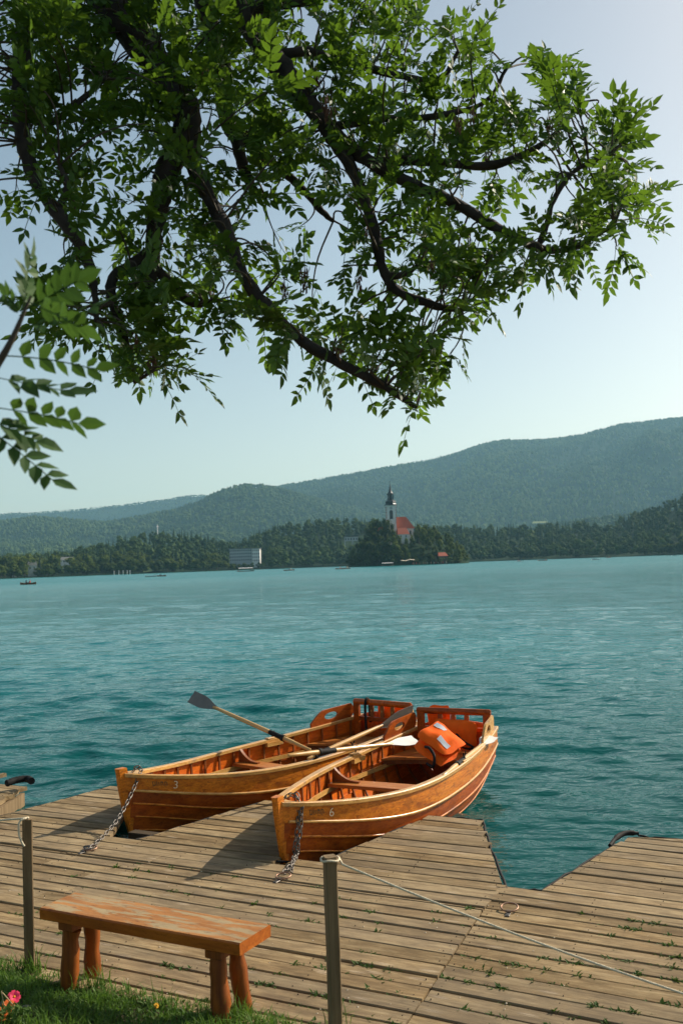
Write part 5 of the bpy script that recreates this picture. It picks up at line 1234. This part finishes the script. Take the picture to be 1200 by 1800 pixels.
for i, (px, py, y, w_) in enumerate(((44, 1772, 5.28, .046), (68, 1791, 5.20, .044), (8, 1762, 5.42, .05), (92, 1812, 5.1, .046), (20, 1810, 4.95, .05))):
    p = ony(px, py, y); q = MB(); z0 = gz(p[0], p[1])-.15-p[2]; q.lathe([(w_, z0), (w_*1.02, -.012), (w_*.93, -.001), (w_*.55, .002), (.004, .003)], 14); v = np.array(q.v); v[:, 0] *= 1+.04*np.sin(i+3*np.arctan2(v[:, 1], v[:, 0])); q.v = [tuple(a) for a in v]
    o = q.build('edging_stone', M['stone'], label='round grey concrete palisade stone edging the flower bed', cat='stone', group='palisade stones of the flower bed'); o.location = tuple(p)
q = MB(); 
for a, b, c in (((5, 1745), (30, 1775), (52, 1806)), ((3, 1742), (8, 1770), (14, 1800)), ((0, 1775), (18, 1790), (40, 1812))): q.tube(smoothpath([ony(*a, 5.1), ony(*b, 5.08), ony(*c, 5.02)], 4), .003, 5)
q.build('dry_stems', M['straw'], label='dry straw coloured stems hanging over the edging stones', cat='plant', kind='stuff')
spots = []
for i in range(220):
    p = ony(g.uniform(-40, 40), g.uniform(1775, 1830), g.uniform(4.9, 5.15)); spots.append((p[0], p[1], max(p[2], gz(p[0], p[1])), 1.0))
scatter_leaves('flower_bed_leaves', spots, M['weed'], 'leafy low plants in the flower bed corner', 'plants', .02, .05, .45, (.1, 1.1), 19, (3, 6), .02)

# ------------------------------------------------------------------ overhanging ash tree
def frond(seed, pairs, L, ll, near=False):
    """compound leaf along +X, upper side +Z; returns V, F(quads as tris), tint"""
    g = np.random.default_rng(seed); Vs, Fs, Ts = [], [], []; o = 0; tb = g.uniform(.15, .8)
    droop = g.uniform(.12, .4); side = g.uniform(-.25, .25)
    def pos(f): return np.array((L*f*(1-.12*droop*f), side*L*f*f*.5, -droop*L*f*f*.55))
    n = 7; P_ = [pos(f) for f in np.linspace(0, 1, n)]; r_ = .0016 if not near else .0018
    for i in range(n-1):
        a, b = P_[i], P_[i+1]; Vs.append(np.array([a+(0, -r_, 0), a+(0, r_, 0), b+(0, r_, 0), b+(0, -r_, 0), a+(0, 0, -r_), b+(0, 0, -r_)])); Fs.append(np.array([[0, 1, 2], [0, 2, 3], [0, 4, 5], [0, 5, 3], [1, 4, 5], [1, 5, 2]])+o); Ts.append(np.full(6, tb*.6)); o += 6
    items = []
    for k in range(pairs):
        f = .26+.66*k/max(1, pairs-1)
        for s in (-1, 1): items.append((pos(f), s*g.uniform(.75, 1.05), ll*g.uniform(.82, 1.1)*(1-.18*abs(f-.6))))
    items.append((pos(1.0), g.uniform(-.15, .15), ll*1.12))
    for p, a, l in items:
        w_ = l*g.uniform(.20, .25)*(1.1 if near else 1); cup = g.uniform(.05, .35); dr = g.uniform(.0, .45); ro = g.uniform(-.45, .45)
        st = np.array([(0, 0, 0), (.30, 1, 0), (.62, .92, 0), (1, 0, 0)])
        C_ = np.array([(l*x, 0, -dr*l*x*x*.5) for x in (0, .30, .64, 1)])
        Lf = np.array([(l*.28, w_, cup*w_-dr*l*.04), (l*.60, w_*.88, cup*w_*.9-dr*l*.2)]); Rt = Lf*np.array([1, -1, 1])
        V = np.concatenate([C_, Lf, Rt])     # 0..3 centre, 4,5 left, 6,7 right
        cr, sr = math.cos(ro), math.sin(ro); V = np.stack([V[:, 0], V[:, 1]*cr-V[:, 2]*sr, V[:, 1]*sr+V[:, 2]*cr], 1)
        ca, sa = math.cos(a), math.sin(a); V = np.stack([V[:, 0]*ca-V[:, 1]*sa, V[:, 0]*sa+V[:, 1]*ca, V[:, 2]], 1)+p
        Fc = np.array([[0, 1, 4], [1, 2, 5], [1, 5, 4], [2, 3, 5], [0, 6, 1], [1, 6, 7], [1, 7, 2], [2, 7, 3]])
        Vs.append(V); Fs.append(Fc+o); o += 8; Ts.append(np.full(8, np.clip(tb+g.normal(0, .12), 0, 1)))
    return np.concatenate(Vs), np.concatenate(Fs), np.concatenate(Ts)
FR = [frond(500+i, 3+(i % 3), .15+.022*(i % 4),   .058+.004*(i % 3)) for i in range(12)]
FRM = []
for V, Fc, T in FR:
    o = npmesh('leaf', V, Fc, M['leaf'], tint=T); FRM.append(o.data); bpy.data.objects.remove(o)
def limb_pts(path):   # (px, py, depth, radius px) -> world points and radii
    P4 = smoothpath([np.array(p, float) for p in path], 5)
    pts = [ony(p[0], p[1], p[2]) for p in P4]; rad = [max(p[3], 1.6)*p[2]/F for p in P4]; return pts, rad
LIMBS = {
 'A': [(20, -60, 4.75, 18), (42, 40, 4.72, 16), (36, 120, 4.7, 15), (36, 190, 4.68, 15), (46, 265, 4.66, 14), (76, 340, 4.64, 12), (128, 408, 4.6, 12), (155, 460, 4.6, 10), (166, 520, 4.6, 7), (170, 565, 4.6, 4)],
 'B': [(140, -70, 5.15, 38), (185, -10, 5.1, 35), (238, 62, 5.08, 32), (298, 145, 5.05, 29), (330, 205, 5.0, 27), (318, 255, 5.0, 24), (292, 310, 5.0, 20), (276, 380, 4.97, 18), (268, 450, 4.95, 16), (260, 500, 4.95, 11), (256, 525, 4.95, 8), (264, 552, 4.95, 4)],
 'B2': [(272, 435, 4.95, 10), (232, 465, 4.9, 10), (198, 490, 4.85, 10), (198, 530, 4.82, 9), (214, 575, 4.8, 8), (226, 630, 4.8, 7), (240, 672, 4.78, 5)],
 'B3': [(272, 468, 4.95, 9), (306, 505, 5.0, 9), (340, 533, 5.05, 8), (372, 530, 5.1, 5)],
 'B4': [(328, 215, 5.0, 14), (338, 285, 4.95, 13), (368, 350, 4.9, 13), (398, 405, 4.85, 13), (426, 482, 4.8, 12), (476, 548, 4.78, 11), (532, 600, 4.75, 10), (600, 640, 4.7, 9), (678, 680, 4.66, 8), (732, 716, 4.64, 4)],
 'C': [(340, -60, 5.5, 17), (372, 50, 5.5, 17), (390, 130, 5.5, 16), (396, 200, 5.48, 14), (416, 250, 5.46, 11), (428, 295, 5.45, 10), (448, 335, 5.43, 8), (468, 348, 5.42, 4)],
 'C2': [(400, 218, 5.48, 10), (455, 268, 5.5, 9), (520, 320, 5.5, 7), (566, 372, 5.5, 6), (586, 388, 5.5, 3)],
 'D': [(395, -60, 5.3, 20), (428, 30, 5.3, 20), (466, 85, 5.28, 20), (505, 130, 5.25, 19), (546, 185, 5.2, 17), (582, 240, 5.15, 14), (620, 300, 5.1, 11), (650, 380, 5.05, 10), (676, 482, 5.0, 9), (704, 515, 5.0, 8), (762, 536, 4.97, 7), (812, 547, 4.95, 4)],
 'D2': [(676, 486, 5.0, 7), (712, 482, 4.95, 6), (738, 462, 4.93, 3)],
 'E': [(540, 178, 5.2, 14), (600, 246, 5.15, 13), (660, 290, 5.1, 12), (740, 332, 5.05, 11), (800, 358, 5.0, 10), (862, 395, 4.95, 9), (922, 425, 4.9, 8), (962, 440, 4.87, 7), (1015, 432, 4.84, 5), (1080, 395, 4.8, 3)],
 'E2': [(660, 284, 5.1, 9), (760, 284, 5.12, 8), (850, 292, 5.1, 8), (920, 272, 5.08, 7), (975, 235, 5.05, 4), (1020, 180, 5.0, 3)],
 'E3': [(945, 434, 4.88, 6), (962, 390, 4.85, 5), (972, 352, 4.83, 5), (1010, 300, 4.8, 4), (1075, 270, 4.75, 3)],
 'H': [(478, 100, 5.28, 10), (540, 90, 5.3, 9), (600, 105, 5.3, 8), (690, 130, 5.3, 7), (770, 140, 5.25, 5), (805, 90, 5.2, 3)],
 'H2': [(575, 225, 5.16, 9), (660, 210, 5.2, 7), (760, 205, 5.2, 6), (850, 180, 5.18, 4), (890, 120, 5.15, 3)],
 'T': [(425, 25, 5.3, 14), (480, 4, 5.35, 14), (545, -2, 5.4, 12), (620, -40, 5.45, 9)],
 'A2': [(38, 200, 4.68, 8), (90, 215, 4.72, 7), (150, 170, 4.78, 5), (185, 140, 4.8, 3)],
 'A3': [(100, 370, 4.62, 7), (118, 330, 4.6, 6), (105, 290, 4.58, 4)],
}
ash = empty('ash_tree', (-3.9, 4.6, .3), label='large ash tree whose leafy limbs hang over the lake shore', cat='tree')
ashM = Vector((-3.9, 4.6, .3))
tp = [(-3.9, 4.6, -.1), (-3.88, 4.6, .5), (-3.80, 4.62, 2.0), (-3.7, 4.66, 3.6), (-3.45, 4.75, 5.0), (-3.0, 4.9, 6.1)]
def bumpy_tube(pts, rad, n, seed):
    q = MB(); g = np.random.default_rng(seed); rad = [r_*(1+g.normal(0, .07)) for r_ in rad]; q.tube(pts, rad, n)
    V = np.array(q.v); V += g.normal(0, 1, V.shape)*np.minimum(.006, np.median(rad)*.08); q.v = [tuple(v) for v in V-np.array(ashM)]; return q
P_ = smoothpath(tp, 5); bumpy_tube(P_, np.interp(np.linspace(0, 1, len(P_)), [0, .1, .3, .7, 1], [.46, .34, .29, .24, .20]), 14, 1).build('trunk', M['bark'], ash)
fork = np.array(tp[-1]); LP = []
for k, path in LIMBS.items():
    pts, rad = limb_pts(path)
    if k in 'ABCD' and len(k) == 1:      # main limbs arch over from the fork
        top = pts[0]; m1 = fork+(top-fork)*.45+np.array((0, 0, .42)); ext = smoothpath([fork, m1, top], 6)[:-1]; er = list(np.linspace(.16, rad[0], len(ext))); pts = ext+pts; rad = er+rad
    bumpy_tube(pts, rad, 9, len(k)*7+ord(k[0])).build('limb', M['bark'], ash); LP += list(zip(pts, rad))
LPX = np.array([p for p, _ in LP])
BLOBS = [  # cx, cy, rx, ry, clusters
 (60, 40, 120, 70, 22), (200, 50, 110, 70, 18), (330, 40, 120, 75, 24), (480, 40, 110, 70, 22), (620, 25, 80, 40, 13), (700, 30, 45, 25, 5),
 (40, 160, 75, 80, 14), (110, 225, 60, 70, 11), (50, 310, 45, 45, 7), (120, 320, 50, 40, 8), (160, 120, 50, 40, 7),
 (270, 170, 60, 70, 13), (400, 160, 90, 90, 22), (500, 230, 70, 80, 18), (440, 290, 60, 60, 11), (250, 260, 35, 50, 6),
 (320, 330, 70, 70, 17), (370, 430, 70, 70, 17), (250, 400, 45, 50, 9), (290, 470, 60, 45, 11), (480, 450, 45, 35, 7), (515, 410, 20, 20, 1),
 (130, 450, 30, 40, 6), (110, 530, 45, 45, 9), (170, 520, 50, 50, 8), (240, 545, 55, 35, 9), (380, 530, 50, 25, 7), (330, 510, 40, 30, 6),
 (255, 600, 55, 40, 12), (215, 635, 35, 20, 4), (300, 640, 35, 25, 6),
 (480, 540, 40, 35, 6), (530, 580, 40, 35, 7), (600, 590, 60, 30, 9), (680, 620, 70, 35, 13), (750, 620, 45, 35, 8), (700, 670, 45, 25, 6), (545, 640, 25, 22, 2), (620, 655, 25, 18, 2), (720, 705, 12, 12, 1),
 (600, 130, 70, 70, 15), (680, 110, 60, 50, 10), (640, 220, 70, 60, 14), (730, 180, 60, 50, 10), (830, 110, 50, 45, 8), (815, 70, 30, 25, 4), (850, 190, 55, 45, 10),
 (720, 270, 70, 45, 14), (800, 260, 60, 50, 11), (870, 280, 50, 40, 7), (700, 350, 50, 35, 6), (780, 340, 60, 30, 7), (620, 340, 30, 40, 4), (570, 290, 35, 40, 6),
 (960, 130, 35, 28, 5), (980, 200, 55, 45, 10), (930, 230, 40, 30, 5), (1040, 240, 55, 45, 10), (1100, 255, 35, 25, 5), (1030, 320, 55, 40, 9), (1095, 320, 35, 30, 5), (1090, 380, 45, 32, 8), (1030, 400, 50, 35, 8), (970, 420, 45, 30, 6), (900, 435, 40, 20, 3), (1050, 440, 35, 15, 3),
 (640, 410, 28, 45, 6), (620, 460, 20, 25, 2), (730, 420, 50, 35, 8), (790, 430, 45, 35, 8), (850, 470, 45, 30, 7), (810, 500, 45, 30, 8), (770, 500, 30, 20, 3), (840, 545, 25, 14, 3), (670, 470, 25, 25, 3), (930, 470, 30, 18, 3),
 (-130, 80, 90, 150, 22), (-110, 300, 70, 70, 8), (250, -110, 330, 60, 50), (560, -100, 110, 50, 10)]
g = np.random.default_rng(88); tw = MB(); inst = []; seeds = []
for cx, cy, rx, ry, cnt in BLOBS:
    for i in range(max(1, round(cnt*(1.02 if cx < 560 and cy < 200 else .74)))):
        a, r_ = g.uniform(0, 6.28), math.sqrt(g.uniform(0, 1)); px, py = cx+rx*r_*math.cos(a), cy+ry*r_*math.sin(a)
        # depth: that of the nearest limb in the picture, spread around it
        c0 = ony(px, py, 5.05); j = np.argmin(((LPX-c0)**2*np.array([1, .25, 1])).sum(1)); dep = LPX[j][1]+g.normal(0, .28); dep = min(max(dep, 4.35), 5.9)
        c = ony(px, py, dep); j = np.argmin(((LPX-c)**2).sum(1)); b = LPX[j]; d = c-b; dl = np.linalg.norm(d)
        up = np.array((g.normal(0, .05), g.normal(0, .05), .03+.06*dl+g.normal(0, .03))); P_ = [b, b+d*.4+up*.6, b+d*.75+up*.5, c]
        if dl < 1.3: tw.tube(smoothpath(P_, 3), np.linspace(.0062, .0025, 10), 5, cap=False)
        out = d/(dl+1e-6); nf = g.integers(3, 6)
        for k in range(nf):
            f = g.uniform(.55, 1.0) if k > 1 else 1.0; p0 = b+d*f+up*.5*(1-f)*2 if f < 1 else c
            dr = .8*out+g.normal(0, .55, 3)+np.array((0, -.05, -.12 if py > 330 else .12)); dr /= np.linalg.norm(dr)
            inst.append((p0, dr, g.normal(0, .75), g.integers(len(FR)), g.uniform(.78, 1.15)))
        if g.uniform() < .035 and 100 < px < 1100: seeds.append(c)
tw.v = [tuple(np.array(v)-np.array(ashM)) for v in tw.v]; tw.build('twigs', M['twig'], ash, kind='stuff')
def fmat(p, d, roll, s):
    x = Vector(d); up = Vector((.25, .15, 1)); y = up.cross(x); y.normalize(); z = x.cross(y); R_ = Matrix((x, y, z)).transposed().to_4x4()
    return Matrix.Translation(Vector(p)) @ R_ @ Matrix.Rotation(roll, 4, 'X') @ Matrix.Scale(s, 4)
# the 300 leaves nearest the viewer's side of the crown are single parts, the rest one mass
def inframe(p):
    q = proj(p); return 10 < q[0] < 1190 and 10 < q[1] < 760
order = sorted(range(len(inst)), key=lambda i: inst[i][0][1] if inframe(inst[i][0]) else 99); single = set(order[:300])
Vs, Fs, Ts = [], [], []; o_ = 0
for i, (p, d, roll, k, s) in enumerate(inst):
    m4 = fmat(p-np.array(ashM), d, roll, s)
    if i in single:
        o = link('leaf', FRM[k], None, ash); o.matrix_local = m4
    else:
        V, Fc, T = FR[k]; A4 = np.array(m4); Vs.append(V@A4[:3, :3].T+A4[:3, 3]); Fs.append(Fc+o_); Ts.append(np.clip(T+g.normal(0, .1), 0, 1)); o_ += len(V)
npmesh('foliage', np.concatenate(Vs), np.concatenate(Fs), M['leaf'], ash, tint=np.concatenate(Ts), kind='stuff')
seeds += [ony(px, py, 4.85) for px, py in ((757, 455), (785, 462), (805, 455), (535, 462), (536, 480), (575, 180), (570, 165), (805, 200), (830, 185), (265, 625), (270, 610), (630, 480), (500, 490))]
for c in seeds:
    q = MB()
    for k in range(26):
        a = g.uniform(0, 6.28); L = g.uniform(.035, .055); x, y, z = g.normal(0, .010), g.normal(0, .010), -g.uniform(0, .07); w_ = .004
        ca, sa = math.cos(a), math.sin(a); q.add([(x, y, z), (x-ca*w_, y-sa*w_, z-L*.5), (x+g.normal(0, .004), y, z-L), (x+ca*w_, y+sa*w_, z-L*.5)], [(0, 1, 2, 3)])
    q.tube([(0, 0, .05), (0, 0, -.06)], .0015, 4); o = q.build('seed_cluster', M['seed'], ash); o.location = Vector(c)-ashM

# ------------------------------------------------------------------ young ash at the left, close to the viewer
YS = 2.35
sap = empty('ash_sapling', (-1.30, 2.45, .55), label='young ash sapling with large leaves reaching in from the left', cat='tree'); sapM = Vector((-1.30, 2.45, .55))
def sp(px, py, y=YS): return ony(px, py, y)
stems = [[(-1.30, 2.45, .45), (-1.27, 2.44, 1.4), (-1.15, 2.42, 2.3), tuple(sp(-170, 830, 2.40)), tuple(sp(-60, 720, 2.38)), tuple(sp(-10, 650, 2.36)), tuple(sp(20, 600, YS)), tuple(sp(40, 555, YS)), tuple(sp(55, 520, YS))]]
P_ = smoothpath(stems[0], 5); q = MB(); q.tube(P_, np.linspace(.022, .0028, len(P_)), 7); q.v = [tuple(np.array(v)-np.array(sapM)) for v in q.v]; q.build('stem', M['twig'], sap)
SFR = [  # rachis start px, end px, leaflet px length, depth
 ((30, 580), (170, 545), 46, 2.34), ((-8, 625), (178, 628), 40, 2.40), ((-20, 660), (120, 690), 50, 2.36), ((-20, 715), (152, 735), 46, 2.33), ((-30, 745), (96, 840), 46, 2.30), ((40, 556), (52, 455), 44, 2.37), ((45, 545), (140, 492), 46, 2.42), ((42, 552), (12, 520), 34, 2.33), ((-25, 735), (70, 775), 50, 2.28), ((50, 530), (150, 575), 46, 2.30)]
for i, (a, b, lp, dep) in enumerate(SFR):
    A_, B_ = sp(*a, dep), sp(*b, dep+.06*((i % 3)-1)); d = B_-A_; L = np.linalg.norm(d); V, Fc, T = frond(700+i, 5 if L > .12 else 3, L, lp*dep/F*.98, True)
    V[:, 2] += .22*V[:, 0]*(V[:, 0]/L)*.5
    m4 = fmat(A_-np.array(sapM), d/L, (.9, -.8, .7, -.6, .9, .5, -.9, .6, .8, -.7)[i], 1.0); o = npmesh('leaf', V, Fc, M['leaf_near'], sap, tint=T); o.matrix_local = m4

# ------------------------------------------------------------------ summer haze
hz = bpy.data.materials.new('summer_haze'); hz.use_nodes = True; n = hz.node_tree
for q in list(n.nodes):
    if q.type == 'BSDF_PRINCIPLED': n.nodes.remove(q)
pv = N(n, 'ShaderNodeVolumePrincipled'); pv.inputs['Color'].default_value = (.42, .79, 1.0, 1); pv.inputs['Density'].default_value = 0.58e-4; pv.inputs['Anisotropy'].default_value = .2
n.links.new(pv.outputs[0], n.nodes['Material Output'].inputs['Volume'])
mb = MB(); mb.box((-9600, -9600, -4.5), (9600, 9600, 960)); h_ = mb.build('haze', hz, label='pale summer haze filling the air over the lake', cat='haze', kind='stuff'); h_.rotation_euler = (0, 0, -TH)
